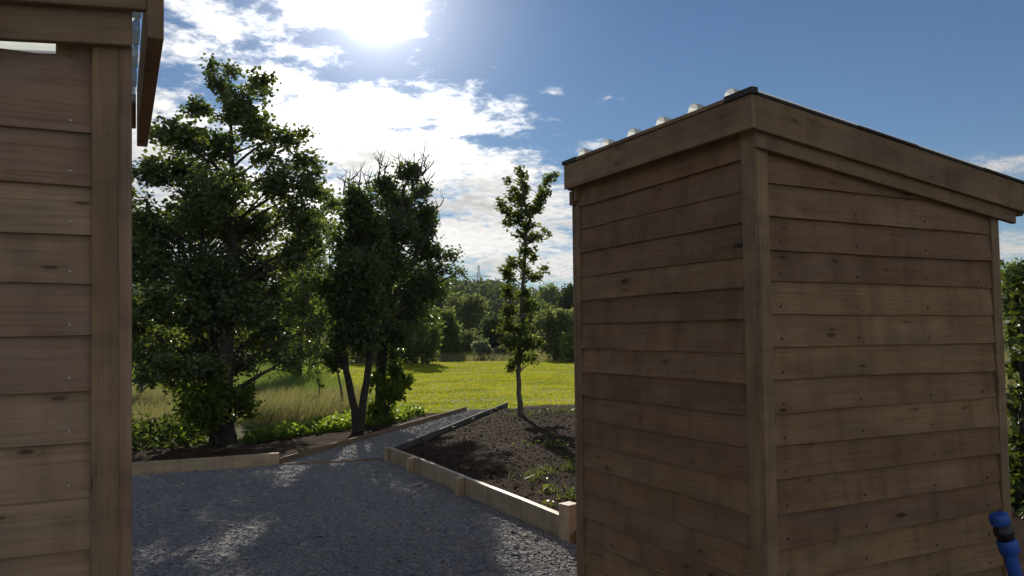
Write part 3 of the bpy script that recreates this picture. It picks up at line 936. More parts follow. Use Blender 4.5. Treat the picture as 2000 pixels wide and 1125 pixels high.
def gravel_mat(name, tint=1.55):
    m, nt, bs = new_mat(name)
    p = obj_pos(nt)
    v = nt.new('ShaderNodeTexVoronoi', feature='F1'); v.inputs['Scale'].default_value = 42
    nt.l.new(p, v.inputs['Vector'])
    sp = nt.new('ShaderNodeSeparateColor'); nt.l.new(v.outputs['Color'], sp.inputs[0])
    c = nt.ramp(sp.outputs[0], [(0, (0.085 * tint, 0.086 * tint, 0.092 * tint)), (.6, (0.13 * tint, 0.13 * tint, 0.135 * tint)), (1, (0.23 * tint, 0.22 * tint, 0.21 * tint))])
    n = nt.noise(p, 1.6, 4, .6)
    c = nt.mix(1.0, c, nt.ramp(n, [(.3, .75), (.7, 1.2)]), 'MULTIPLY')
    c = nt.mix(nt.mapr(nt.noise(p, 0.9, 5, .6), .48, .68, 0, .6), c, (0.17, 0.14, 0.105, 1))
    nt.l.new(c, bs.inputs['Base Color']); bs.inputs['Roughness'].default_value = 0.75
    h = nt.m('ADD', nt.m('MULTIPLY', v.outputs['Distance'], -1.0), nt.m('MULTIPLY', nt.noise(p, 130, 3, .6), .4))
    nt.l.new(nt.bump(h, 0.8, 0.02), bs.inputs['Normal'])
    return m


GRAVEL = gravel_mat('slate_gravel')


def gz(x, y): return 0.012 * (fbm(x, y, 1.1, 3, 9) - .5)


YARD = [SLP_A + (0, -.02), SLP_B, THR_B, RS_A + (.02, 0), RS_B + (.02, 0), RS_B + dirR * 9, (9, -9), (-9, -9), (-9, SLP_A[1])]
sheet('gravel_yard', YARD, 0.07, lambda x, y: gz(x, y), GRAVEL)
mid = [PL0, PL1, PR1, PR0]
sheet('gravel_path', [PL0 + (-.05, -.3), PL0, PL1, PR1, PR0, THR_B, SLP_B + (.1, 0)], 0.06, lambda x, y: gz(x, y) + 0.006 + 0.004 * sstep(9, 12, y), GRAVEL)


def soil_mat():
    m, nt, bs = new_mat('dark_soil')
    p = obj_pos(nt)
    n1 = nt.noise(p, 3.0, 6, .65); n2 = nt.noise(p, 28, 5, .7)
    c = nt.ramp(n1, [(.3, (0.027, 0.0175, 0.0115)), (.55, (0.046, 0.030, 0.020)), (.75, (0.076, 0.051, 0.034))])
    c = nt.mix(1.0, c, nt.ramp(n2, [(.35, .6), (.65, 1.5)]), 'MULTIPLY')
    nt.l.new(c, bs.inputs['Base Color']); bs.inputs['Roughness'].default_value = 0.95
    bs.inputs['Specular IOR Level'].default_value = 0.03
    nt.l.new(nt.bump(nt.m('ADD', n2, nt.noise(p, 90, 4, .7)), 0.6, 0.02), bs.inputs['Normal'])
    return m


SOIL = soil_mat()


def soil_z(x, y):
    n = fbm(x, y, 1.3, 5, 3) - .5
    c = np.maximum(0, fbm(x, y, 7.0, 3, 8) - .52)
    # lower beside the path edging
    px, py = PR1 - PR0; L = math.hypot(px, py)
    dist = ((x - PR0[0]) * py - (y - PR0[1]) * px) / L
    k = .35 + .65 * sstep(.05, .7, dist)
    return (0.095 + 0.06 * n) * k + 0.025 * c


BED = [RS_A + np.array([0.045, 0.02]), PR0 + np.array([.05, .1]), PR1 + np.array([.03, -.05]), g2(1000, 803), g2(1130, 798), np.array([3.6, 15.8]), np.array([6.5, 14.5]), np.array([6.5, 5.0]), RS_B + dirR * 2.6 + np.array([.05, 0]), RS_B + np.array([.05, .0])]
sheet('soil_bed', BED, 0.035, lambda x, y: soil_z(x, y) + hgt(x, y), SOIL, ragged=0.0)
LSOIL = [SLP_A + (0, .03), SLP_B + (0.02, .03), PL0 + (-.02, .12), PL1 + (-.06, -.1), g2(835, 812), g2(745, 834), g2(640, 846), g2(500, 868), g2(330, 884), (-9.5, 9.9)]
sheet('soil_strip', LSOIL, 0.04, lambda x, y: 0.03 + 0.10 * (fbm(x, y, 1.6, 4, 6) - .4) + 0.05 * (1 - sstep(9.5, 11.5, y)), SOIL, ragged=0.25, seed=4)

# soil clods and twigs: loose stuff on the beds
def chips(name, pts, size, flat, mat, label=None, seed=0, tilt=0.35, sig=.45, bias=None):
    rng = np.random.default_rng(seed)
    n = len(pts)
    a = rng.uniform(0, 2 * np.pi, n)
    nm = nrm(np.c_[rng.normal(0, tilt, (n, 2)), np.ones(n)])
    d = np.c_[np.cos(a), np.sin(a), 0 * a]; d = nrm(d - nm * (d * nm).sum(1, keepdims=True)); s = np.cross(nm, d)
    sz = size * np.exp(rng.normal(0, sig, n)); w = sz * rng.uniform(.45, .95, n); t = sz * flat * rng.uniform(.6, 1.4, n)
    sz, w, t = sz[:, None] / 2, w[:, None] / 2, t[:, None]
    base = pts - nm * t * .4
    rj = lambda: rng.uniform(.55, 1.1, (n, 1))
    lo = [base + d * sz * rj() + s * w * rj(), base - d * sz * rj() + s * w * rj(), base - d * sz * rj() - s * w * rj(), base + d * sz * rj() - s * w * rj()]
    hi = [base + (q - base) * rng.uniform(.65, .95, (n, 1)) + nm * t for q in lo]
    v = np.stack(lo + hi, 1).reshape(-1, 3)
    i = np.arange(n)[:, None] * 8
    f = np.concatenate([i + np.array([q]) for q in ([4, 5, 6, 7], [0, 1, 5, 4], [1, 2, 6, 5], [2, 3, 7, 6], [3, 0, 4, 7])])
    o = mesh_np(name, v, f, mat, rnd=np.tile(rng.random(n) if bias is None else np.clip(rng.random(n) * .8 + bias, 0, 1), 5))
    tag(o, label, kind='stuff')
    return o


def rand_in(poly, n, rng, ragged=0.0, seed=0):
    poly = np.asarray(poly); x0, y0 = poly.min(0); x1, y1 = poly.max(0)
    out = []
    tot = 0
    while tot < n:
        q = rng.uniform((x0, y0), (x1, y1), (n * 2, 2))
        j = q + ragged * np.c_[fbm(q[:, 0], q[:, 1], 1.2, 3, seed) - .5, fbm(q[:, 0], q[:, 1], 1.2, 3, seed + 9) - .5] * 2
        q = q[inside(poly, j[:, 0], j[:, 1])]
        out.append(q); tot += len(q)
    return np.concatenate(out)[:n]


def chip_mat(name, cols, rough=0.65):
    m, nt, bs = new_mat(name)
    nt.l.new(nt.ramp(attr(nt), [(i / (len(cols) - 1), c) for i, c in enumerate(cols)]), bs.inputs['Base Color'])
    bs.inputs['Roughness'].default_value = rough
    bs.inputs['Specular IOR Level'].default_value = 0.25 if rough < .9 else 0.05
    return m


SLATE = chip_mat('slate_chip', [(0.15, 0.155, 0.17), (0.185, 0.188, 0.20), (0.21, 0.212, 0.218), (0.215, 0.20, 0.18), (0.31, 0.295, 0.27)], 0.88)
CLOD = chip_mat('soil_clod', [(0.020, 0.014, 0.010), (0.034, 0.024, 0.017), (0.055, 0.039, 0.028), (0.13, 0.10, 0.07)], 0.95)
rg = np.random.default_rng(5)
NEAR = [SLP_A + dirL * -1.5, SLP_B, THR_B, RS_A, RS_B, (0.9, 5.0), (0.9, 3.6), (-3.2, 3.6)]
q = rand_in(NEAR, 140000, rg)
chips('slate_chippings', np.c_[q, gz(q[:, 0], q[:, 1]) + 0.003], 0.018, 0.14, SLATE, 'loose grey slate chippings covering the yard', 3, 0.2, .5, .55 * (fbm(q[:, 0], q[:, 1], 1.3, 4, 91) - .38))
q = rand_in(NEAR, 350, rg)
chips('slate_pieces', np.c_[q, gz(q[:, 0], q[:, 1]) + 0.006], 0.050, 0.16, SLATE, 'larger flat pieces of slate scattered over the yard', 13, 0.2)
q = rand_in([PL0 + (-.3, -.2), PL1, PR1, PR0, THR_B], 30000, rg)
chips('slate_chippings', np.c_[q, gz(q[:, 0], q[:, 1]) + 0.010], 0.021, 0.2, SLATE, 'loose grey slate chippings along the narrow path', 4, 0.28)
BEDV = [RS_A + np.array([.1, .1]), PR0 + np.array([.15, .1]), PR1 + np.array([.12, -.2]), g2(1000, 806), (3.0, 15.0), (3.6, 9), RS_B + np.array([.8, .3]), RS_B + np.array([.15, .1])]
q = rand_in(BEDV, 14000, rg)
chips('soil_clods', np.c_[q, soil_z(q[:, 0], q[:, 1])], 0.015, 0.45, CLOD, 'loose clods and chips of dark soil on the raised bed', 6, 0.5)


# ------------------------------------------------------------------ edging timbers
def edging(name, label, A, B, h, th, side, pegs, cat='edging', z0=-0.03, mat=WOOD_EDGE, peg_out=True, pegsize=0.07, ptop=-0.0, droop=0.0, pegmat=None, seed=1, rnd=None, joints=()):
    A = np.array([*A, 0.0]); B = np.array([*B, 0.0])
    d = (B - A); L = np.linalg.norm(d); d = d / L
    s = np.array([-d[1], d[0], 0]) * side          # side on which the thickness goes
    root = empty(name, A)
    tag(root, label, cat)
    cuts = [0] + list(joints) + [1]
    T = Timber(seed)
    for i in range(len(cuts) - 1):
        secs = []
        n = 6
        for k in range(n + 1):
            t = cuts[i] + (cuts[i + 1] - cuts[i]) * k / n
            t = min(t, cuts[i + 1] - (0.003 / L if i < len(cuts) - 2 else 0))
            c = d * (L * t) + s * (0.002 * math.sin(7 * t + seed)); hh = h - droop * t + 0.003 * math.sin(11 * t + seed)
            secs.append([c + Z_ * z0, c + s * th + Z_ * z0, c + s * th + Z_ * hh, c + Z_ * hh])
        T.loft(secs, rnd)
    T.build('board', mat, root, 0.004)
    for (t, sd, w, top) in pegs:
        Tp = Timber(int(t * 1000) + seed)
        c = d * (L * t) - d * w / 2
        off = s * (th + 0.001) if sd > 0 else -s * (w * .8 + 0.001)
        Tp.box(c + off + Z_ * z0, Z_ * (top - z0), d * w, s * w * .8)
        Tp.build('peg', pegmat or mat, root, 0.004)
    return root


edging('timber_edging', 'sawn board edging the yard in front of the alder', SLP_A, SLP_B, 0.150, 0.045, 1, [(0.52, 1, .06, .10), (.97, 1, .06, .11)], seed=3)
edging('threshold_board', 'thin board set flush across the mouth of the gravel path', SLP_B + np.array([.06, -.01]), THR_B, 0.026, 0.03, 1, [], seed=4, rnd=.8, mat=WOOD_TRIM)
# long board along the soil bed with pegs on the yard side
RLEN = np.linalg.norm(RS_B - RS_A)
edging('timber_edging', 'long board with square pegs retaining the soil bed, its top edge in sun', RS_A, RS_B - dirR * 0.06, 0.178, 0.056, 1,
       [(0.20, -1, .085, .172), (0.545, -1, .095, .176), (.985, 1, .05, .12)], seed=5, joints=(0.20, 0.545))
# end post, corner post
def post(name, label, c, w, h, mat, rz, seed, parts=()):
    root = empty(name, (c[0], c[1], 0), rz)
    tag(root, label, 'post')
    T = Timber(seed)
    T.box((-w / 2, -w / 2, -.05), (0, 0, h + .05), (w, 0, 0), (0, w, 0))
    o = T.build('timber', mat, root, 0.004)
    return root


ang = math.atan2(dirR[1], dirR[0])
pc = RS_B + dirR * 0.02 + np.array([0.03, 0.0])
post('timber_post', 'pale square-cut post at the end of the board, beside the shed wall', pc, 0.115, 0.285, WOOD_PALE, ang + .25, 71)
post('timber_post', 'short post where the path meets the board around the soil bed', RS_A + np.array([-.02, .05]), 0.10, 0.175, WOOD_EDGE, ang + .2, 72)
# path edgings
edging('path_edging', 'thin board along the tree side of the gravel path', PL0 + (-.1, -.1), PL1, 0.085, 0.025, 1, [(.3, 1, .05, .05), (.62, 1, .05, .05)], seed=7, mat=WOOD_TRIM)
edging('path_edging', 'thin board with dark pegs on the soil side of the gravel path', PR0 + (.02, .05), PR1 + (.06, .35), 0.115, 0.025, -1,
       [(.16, 1, .07, .085), (.38, 1, .07, .09), (.56, 1, .07, .09), (.82, 1, .06, .1)], seed=8, mat=WOOD_DARK, pegmat=WOOD_DARK)


# ------------------------------------------------------------------ grass and weeds
def blades(name, pts, hmin, hmax, w, mat, label, seed, lean=0.35, kind='stuff', parent=None, wind=(0.12, 0.0), bias=None):
    rng = np.random.default_rng(seed)
    n = len(pts)
    h = rng.uniform(hmin, hmax, n)[:, None]
    a = rng.uniform(0, 2 * np.pi, n)
    s = np.c_[np.cos(a), np.sin(a), 0 * a]
    ln = np.c_[rng.normal(0, lean, (n, 2)) + np.array(wind), np.ones(n)]
    ln = nrm(ln)
    bend = np.c_[rng.normal(0, lean * .9, (n, 2)) + np.array(wind), 0 * a]
    ww = (w * rng.uniform(.6, 1.4, n))[:, None]
    m_ = pts + ln * h * .55
    t = pts + ln * h * .95 + bend * h * .6
    v = np.stack([pts - s * ww / 2, pts + s * ww / 2, m_ + s * ww * .4, m_ - s * ww * .4, t], 1).reshape(-1, 3)
    i = np.arange(n)[:, None] * 5
    r = rng.random(n) if bias is None else np.clip(rng.random(n) * .35 + bias, 0, 1)
    o = mesh_np(name, v, [i + np.array([[0, 1, 2, 3]]), i + np.array([[3, 2, 4]])], mat, parent, rnd=np.concatenate([r, r]))
    if kind: tag(o, label, kind=kind)
    return o


G_LAWN = leaf_mat('mown_grass', (0.150, 0.190, 0.013), (0.27, 0.275, 0.026), (0.37, 0.44, 0.010), (0.47, 0.47, 0.026), 0.5, 0.7, 0.06)
G_STRAW = leaf_mat('dry_grass', (0.17, 0.185, 0.06), (0.36, 0.31, 0.15), (0.22, 0.25, 0.05), (0.42, 0.36, 0.16), 0.45, 0.6, 0.25)
G_ROUGH = leaf_mat('tall_grass', (0.09, 0.14, 0.035), (0.15, 0.195, 0.055), (0.19, 0.28, 0.045), (0.29, 0.36, 0.08), 0.45, 0.6, 0.25)
G_TUFT = leaf_mat('green_tuft', (0.06, 0.09, 0.025), (0.11, 0.13, 0.04), (0.14, 0.20, 0.025), (0.25, 0.28, 0.045), 0.4)


def lawn_mat():
    m, nt, bs = new_mat('lawn_turf')
    p = obj_pos(nt)
    n1 = nt.noise(nt.scalev(p, (.7, 2.3, 1)), 1.0, 7, .7); n2 = nt.noise(nt.scalev(p, (7, 16, 10)), 1.0, 4, .7)
    c = nt.ramp(n1, [(.34, (0.17, 0.195, 0.012)), (.5, (0.235, 0.26, 0.016)), (.64, (0.28, 0.265, 0.034))])
    c = nt.mix(1.0, c, nt.ramp(n2, [(.3, .65), (.7, 1.3)]), 'MULTIPLY')
    nt.l.new(c, bs.inputs['Base Color']); bs.inputs['Roughness'].default_value = .9
    bs.inputs['Specular IOR Level'].default_value = .2
    nt.l.new(nt.bump(n2, .8, .05), bs.inputs['Normal'])
    return m


LAWN = [g2(770, 812), g2(912, 801), g2(984, 797), (3.2, 15.4), (7, 15), (14, 24), (18, 44), (8, 47), (-4, 46), (-12, 43), g2(610, 712), g2(690, 770)]
sheet('lawn', LAWN, 0.4, lambda x, y: lvl(x, y) + 0.004, lawn_mat(), ragged=0.3)
rg = np.random.default_rng(15)
LAWNV = [g2(770, 815), g2(912, 802), g2(984, 799), (3.3, 15.6), (6, 15), (8, 22), (15, 45), (8, 46.5), (-4, 45.5), (-11, 42.5), g2(614, 714), g2(690, 770)]
q = rand_in(LAWNV, 300000, rg)
# denser towards the viewer, mown in faint bands
keep = rg.random(len(q)) < np.clip(1.25 - (q[:, 1] - 15) / 40, .35, 1) * (.45 + .55 * sstep(.30, .55, fbm(q[:, 0] * .8, q[:, 1] * 2.3, 1.0, 5, 77)))
q = q[keep]
blades('mown_grass', np.c_[q, lvl(q[:, 0], q[:, 1])], 0.025, 0.075, 0.016, G_LAWN, 'short sunlit yellow-green grass of the mown field', 2, 0.5, bias=1.1 * sstep(.34, .66, fbm(q[:, 0] * .9, q[:, 1] * 3.0, 1.0, 5, 31)) - .1)

STRAW = [(-14, 12.6), (-6.2, 12.2), g2(480, 830), g2(560, 822), g2(690, 800), g2(745, 790), g2(690, 768), g2(600, 778), g2(480, 770), (-8.5, 22), (-16, 24)]
q = rand_in(STRAW, 80000, rg, .5, 3)
blades('dry_grass', np.c_[q, lvl(q[:, 0], q[:, 1]) - .03], 0.15, 0.50, 0.008, G_STRAW, 'dry straw-coloured long grass behind the trees', 3, 0.4, wind=(.25, 0))
ROUGH = [g2(745, 792), g2(690, 770), g2(600, 780), g2(480, 775), (-9, 21), (-22, 26), (-28, 50), (-13, 45), g2(608, 712), g2(690, 768)]
q = rand_in(ROUGH, 90000, rg, .6, 7)
blades('tall_grass', np.c_[q, lvl(q[:, 0], q[:, 1]) - .03], 0.18, 0.48, 0.014, G_ROUGH, 'tall grey-green meadow grass beyond the dry grass', 4, 0.35, wind=(.2, 0))
FAR = [(-14, 45), (-4, 46.3), (8, 47), (18, 44), (26, 60), (10, 62), (-14, 62)]
q = rand_in(FAR, 30000, rg, .8, 2)
blades('field_margin_grass', np.c_[q, lvl(q[:, 0], q[:, 1]) - .03], 0.2, 0.65, 0.03, G_STRAW, 'strip of long pale grass between the mown field and the hedge', 5, 0.35)
BANK = [(4.9, 4.5), (9.5, 6), (13, 16), (8, 16), (5.6, 9)]
q = rand_in(BANK, 26000, rg, .2, 2)
blades('bank_grass', np.c_[q, lvl(q[:, 0], q[:, 1]) - .03], 0.15, 0.5, 0.011, G_STRAW, 'dry grass on the bank past the shed and fence', 6, 0.4)

# ground cover of small weeds under the trees
COVER = [g2(470, 862), g2(560, 846), g2(690, 822), g2(800, 806), g2(830, 812), g2(745, 835), g2(640, 848), g2(500, 870)]
q = rand_in(COVER, 4800, rg, .25, 4)
z = rg.random(len(q)) ** 1.5 * 0.16
v, f, r = leaves(np.c_[q, z + 0.02], 0.075, np.random.default_rng(8), 0.9)
tag(mesh_np('ground_cover', v, f, L_WEED, rnd=r), 'low bright green weeds along the soil strip under the trees', kind='stuff')
COVER2 = [(-9, 10.0), g2(270, 895), g2(330, 888), g2(440, 872), g2(470, 862), g2(440, 850), g2(380, 845), g2(300, 850), (-9, 12.5)]
q = rand_in(COVER2, 3800, rg, .25, 4)
z = rg.random(len(q)) ** 1.3 * 0.34
v, f, r = leaves(np.c_[q, z + 0.02], 0.085, np.random.default_rng(9), 0.5)
tag(mesh_np('nettle_patch', v, f, leaf_mat('nettle_leaf', (0.035, 0.06, 0.022), (0.06, 0.09, 0.028), (0.10, 0.16, 0.02), (0.18, 0.24, 0.03), 0.35, 0.7, 0.12), rnd=r), 'dark shaded nettles and weeds in front of the dry grass', kind='stuff')


def weed(label, px, py, z, n, h, spread, mat=G_TUFT, seed=0, leafy=0):
    c = G(px, py, z)
    rng = np.random.default_rng(seed)
    zg = float(soil_z(np.array([c[0]]), np.array([c[1]]))[0])
    root = empty('weed_clump', (c[0], c[1], zg)); tag(root, label, 'weed', 'weeds growing on the soil bed')
    n = int(n * .6)
    pts = np.c_[rng.normal(0, spread, (n, 2)), np.zeros(n) - .01]
    tag(blades('grass_tuft', pts, h * .35, h, 0.013, mat, None, seed, .7, kind=None, parent=root), kind='stuff')
    leafy = int(leafy * .55)
    if leafy:
        p = np.c_[rng.normal(0, spread * 1.3, (leafy, 2)), rng.uniform(0.01, h * .7, leafy)]
        v, f, r = leaves(p, 0.045, rng, .6)
        tag(mesh_np('foliage', v, f, G_TUFT, root, r), kind='stuff')
    return root


weed('tall grassy weed clump against the shed corner at mid height of the bed', 1112, 912, .12, 70, .26, .08, seed=1, leafy=10)
weed('spiky yellow-green weed in the open soil short of the shed', 1062, 920, .12, 70, .20, .07, seed=2)
weed('ragged weed with yellowing blades, furthest from the shed among the tufts', 1035, 932, .12, 60, .20, .08, seed=3, leafy=10)
weed('flat leafy weed patch in the soil just before the two grassy tufts', 1085, 955, .12, 40, .09, .07, seed=4, leafy=40)
weed('small bright weed halfway up the soil bed', 1092, 868, .12, 70, .13, .10, seed=5, leafy=40)
weed('low faint weed in the middle of the dark soil', 1032, 868, .12, 40, .09, .09, seed=6, leafy=15)
weed('sprawling weeds at the foot of the shed above the pale post', 1120, 968, .12, 60, .13, .08, seed=7, leafy=20)
weed('mossy weed mat beside the sunlit edging board near its pale end post', 1082, 985, .12, 60, .06, .08, seed=8, leafy=30)
weed('leafy weed ring round the foot of the maple sapling', 1030, 806, .14, 70, .12, .24, seed=9, leafy=110)
weed('scrubby weeds on the far rim of the soil bed by the shed', 1112, 797, .14, 110, .18, .26, seed=10, leafy=50)
weed('tiny green sprig on bare soil between the maple and the grassy tufts', 1070, 845, .12, 30, .09, .06, seed=11)


# ------------------------------------------------------------------ hedge and woodland beyond
def bush(label, px, top, base, hw, Y, mat, n, leaf, seed, name='hedge_tree', cat='tree', group='trees along the far side of the field', nclump=20, depth=.8, flat=1.0):
    rng = np.random.default_rng(seed)
    b = P(px, base, Y)
    b[2] = float(lvl(np.array([b[0]]), np.array([b[1]]))[0])
    k = Y / F
    # base pixel for the actual ground level
    q = b - CAM
    pyb = 562.5 - F * (q @ upv) / (q @ fwd)
    H = pyb - top
    cl = []
    for i in range(nclump):
        t = rng.uniform(0.12, 0.84)
        w = hw * math.sqrt(max(0.06, 1 - (abs(t - 0.42) / 0.60) ** 2))
        x = px + rng.uniform(-.72, .72) * w
        s = rng.uniform(.22, .34)
        cl.append((x, pyb - H * t, hw * s * 1.25, min(H * s * .8, H * (1 - t) * .95 + 2)))
    for t in (.3, .5, .68):
        cl.append((px + rng.uniform(-.1, .1) * hw, pyb - H * t, hw * .62, H * .22, .8))
    for i in range(3):
        cl.append((px + rng.uniform(-.35, .35) * hw, top + H * .12, hw * .3, H * .11))
    tr = [[(px, pyb, .02 * H * k + .02), (px + rng.uniform(-.1, .1) * hw, pyb - H * .45, .012 * H * k + .01), (px + rng.uniform(-.15, .15) * hw, pyb - H * .85, .01)]]
    return grow(name, label, cat, tr, cl, Y, mat, BARK, leaf, int(n * 1.5), seed, depth, group, base=b, limbs=True, tw_r=.01, simple=True, spread=1.0, up=.3)


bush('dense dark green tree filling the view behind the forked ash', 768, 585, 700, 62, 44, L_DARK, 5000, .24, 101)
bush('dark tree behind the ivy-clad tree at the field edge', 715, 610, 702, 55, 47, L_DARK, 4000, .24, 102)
bush('big round willow with soft olive foliage left of the maple, below the pylon', 912, 573, 694, 66, 72, L_OLIVE, 9000, .26, 103, nclump=20)
bush('bright green bush in front of the round willow', 862, 602, 698, 46, 52, L_MID, 5500, .22, 104)
bush('low spreading mid-green bush at the foot of the round willow', 912, 645, 698, 44, 54, L_OLIVE, 3500, .22, 105)
bush('dark bluish bush just before the maple at the field edge', 968, 618, 698, 34, 55, L_DARK, 3500, .22, 106)
bush('pale grey-green low shrub on the field margin', 940, 668, 699, 22, 50, L_PALE, 900, .2, 107, name='field_shrub', cat='bush', group='shrubs along the field margin', nclump=7)
bush('second pale shrub half hidden by the maple leaves', 985, 676, 699, 18, 51, L_PALE, 500, .2, 108, name='field_shrub', cat='bush', group='shrubs along the field margin', nclump=6)
bush('sunlit yellow-green scrub tree between the maple and the shed', 1085, 604, 696, 52, 47, L_OLIVE, 6500, .2, 109, nclump=18)
bush('tall dark tree rising against the sky beside the shed wall', 1112, 553, 694, 42, 62, L_DARK, 4500, .25, 110)
bush('olive tree behind the maple stem', 1042, 583, 694, 44, 75, L_MID, 4500, .3, 111)
bush('rounded distant tree alone on the skyline between maple and shed', 1068, 553, 640, 34, 150, L_MID, 3000, .5, 112, name='skyline_tree', group=None)
bush('low green bush at the foot of the shed-side scrub', 1120, 650, 694, 30, 44, L_LIGHT, 2200, .18, 113, name='field_shrub', cat='bush', group='shrubs along the field margin')
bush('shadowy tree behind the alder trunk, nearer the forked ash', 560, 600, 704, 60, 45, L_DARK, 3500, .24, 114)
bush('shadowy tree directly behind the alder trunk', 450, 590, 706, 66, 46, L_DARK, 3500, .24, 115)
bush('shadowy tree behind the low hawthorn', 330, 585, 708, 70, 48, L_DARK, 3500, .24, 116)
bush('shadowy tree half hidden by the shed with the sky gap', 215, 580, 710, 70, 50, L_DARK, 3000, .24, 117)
bush('light green tree glowing between the alder and the slender stems', 585, 520, 730, 55, 28, L_LIGHT, 7000, .13, 118, name='leafy_tree', group=None, nclump=18)
bush('green tree standing behind the ivy-clad tree towards the willow', 825, 560, 703, 40, 42, L_MID, 5000, .18, 119)
bush('hedge tree hidden mostly by the clad shed', 1250, 560, 690, 90, 55, L_MID, 5000, .25, 120)
bush('broad hedge tree behind the clad shed', 1480, 560, 690, 100, 55, L_MID, 4500, .25, 121)
bush('scrubby tree at the end of the hedge past the fence', 1992, 497, 690, 46, 26, L_MID, 4500, .13, 122, nclump=18)
bush('dark broad tree behind the fence and the bank', 2060, 540, 690, 90, 34, L_DARK, 5000, .2, 123)
bush('tall hedge tree far behind the low roof end of the clad shed', 1760, 545, 690, 110, 50, L_MID, 4500, .25, 124)

# far wood on the rise: reads as one dark mass
rng = np.random.default_rng(55)
ps, ds = [], []
for i in range(230):
    y = 150 + 150 * (i / 230); x = rng.uniform(-.75, .75) * y
    cx = x / y * F + 1000
    topy = 548 + 8 * math.sin(cx * .013) + (14 if cx > 1000 else 0) + rng.uniform(-6, 8)
    z0 = float(lvl(np.array([x]), np.array([y]))[0])
    zt = CAM[2] + (651 - topy) / F * y
    n = 800
    u = nrm(rng.normal(size=(n, 3))) * rng.random((n, 1)) ** .4
    rr = rng.uniform(5, 8)
    ps.append(np.array([x, y, (z0 + zt) / 2]) + u * np.array([rr, rr, (zt - z0) / 2]))
ps = np.concatenate(ps)
v, f, r = leaves(ps, 1.15, rng, .3, simple=True)
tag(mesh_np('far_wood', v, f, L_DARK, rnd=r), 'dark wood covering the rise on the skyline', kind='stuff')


# ------------------------------------------------------------------ pylon
def pylon():
    top = P(935, 518, 720); base_z = float(lvl(np.array([top[0]]), np.array([top[1]]))[0])
    root = empty('pylon', (top[0], top[1], base_z))
    tag(root, 'lattice electricity pylon rising above the wood on the skyline', 'pylon')
    H = top[2] - base_z
    tb = Tubes()
    hs = np.linspace(0, 1, 13)
    wd = lambda t: 4.2 * (1 - t) ** 1.1 + .45
    cs = lambda t: [np.array([sx * wd(t), sy * wd(t), t * H]) for sx, sy in ((-1, -1), (1, -1), (1, 1), (-1, 1))]
    for k in range(4):
        tb.add([cs(t)[k] for t in hs], np.full(13, .24), 4)
    for i in range(12):
        a, b = cs(hs[i]), cs(hs[i + 1])
        for k in range(4):
            tb.add([a[k], b[(k + 1) % 4]], [.13, .13], 3); tb.add([a[(k + 1) % 4], b[k]], [.13, .13], 3); tb.add([b[k], b[(k + 1) % 4]], [.13, .13], 3)
    tb.build('tower', GALV, root)
    for zz, w in ((H - 10.8, 11), (H - 18, 13), (H - 25, 10)):
        t2 = Tubes()
        for sy in (-1, 1):
            yy = sy * wd(zz / H)
            t2.add([(-w, 0, zz + .4), (0, yy, zz), (w, 0, zz + .4)], [.2] * 3, 4)
            t2.add([(-w, 0, zz + .5), (0, yy, zz + 2), (w, 0, zz + .5)], [.16] * 3, 4)
            for s in (-.66, -.33, .33, .66): t2.add([(s * w, yy * (1 - abs(s)), zz + .1), (s * w * .8, yy * (1 - abs(s) * .8), zz + 1.2 * (1 - abs(s)) + .5)], [.1, .1], 3)
        t2.build('cross_arm', GALV, root)


pylon()


# ------------------------------------------------------------------ blue water pipe
def water_pipe():
    c = P(1955, 1022, 3.52)
    b = np.array([c[0] + 0.14, c[1] + .02, 0.0])
    root = empty('water_pipe', b)
    tag(root, 'blue plastic water pipe with black elbow fitting against the shed wall', 'water pipe')
    t = Tubes()
    n0 = c + np.array([.028, 0.0, -.10])
    path = [b + (0.02, 0, -.05), b + (0.02, 0, .15), b * .4 + n0 * .6 + np.array([.012, 0, 0]), n0]
    q, r = resample(path, [.029, .029, .029, .029], 20)
    t.add(q, r, 16); t.build('pipe', BLUE, root, origin=b)
    def lathe(name, p0, p1, prof, mat):
        p0 = np.array(p0); p1 = np.array(p1)
        tt = Tubes()
        pts = [p0 + (p1 - p0) * s for s, _ in prof]
        d = nrm((p1 - p0)[None])[0]
        # strictly increasing parameter for caps
        pts = [p + d * 1e-4 * i for i, p in enumerate(pts)]
        tt.add(pts, [r for _, r in prof], 20)
        return tt.build(name, mat, root, origin=b)
    up = nrm((c - n0)[None])[0]
    lathe('lower_nut', n0 + up * -.03, n0 + up * .03, [(0, .0005), (0, .036), (.08, .042), (.85, .042), (1, .037), (1, .0005)], BLUE)
    lathe('elbow', n0 + up * .025, c + up * .002, [(0, .0005), (0, .034), (.3, .036), (.35, .04), (.65, .04), (.7, .035), (1, .035), (1, .0005)], BLACK)
    lathe('top_nut', c - up * .004, c + up * .045, [(0, .0005), (0, .038), (.1, .042), (.7, .041), (.92, .036), (1, .026), (1, .0005)], BLUE)


water_pipe()


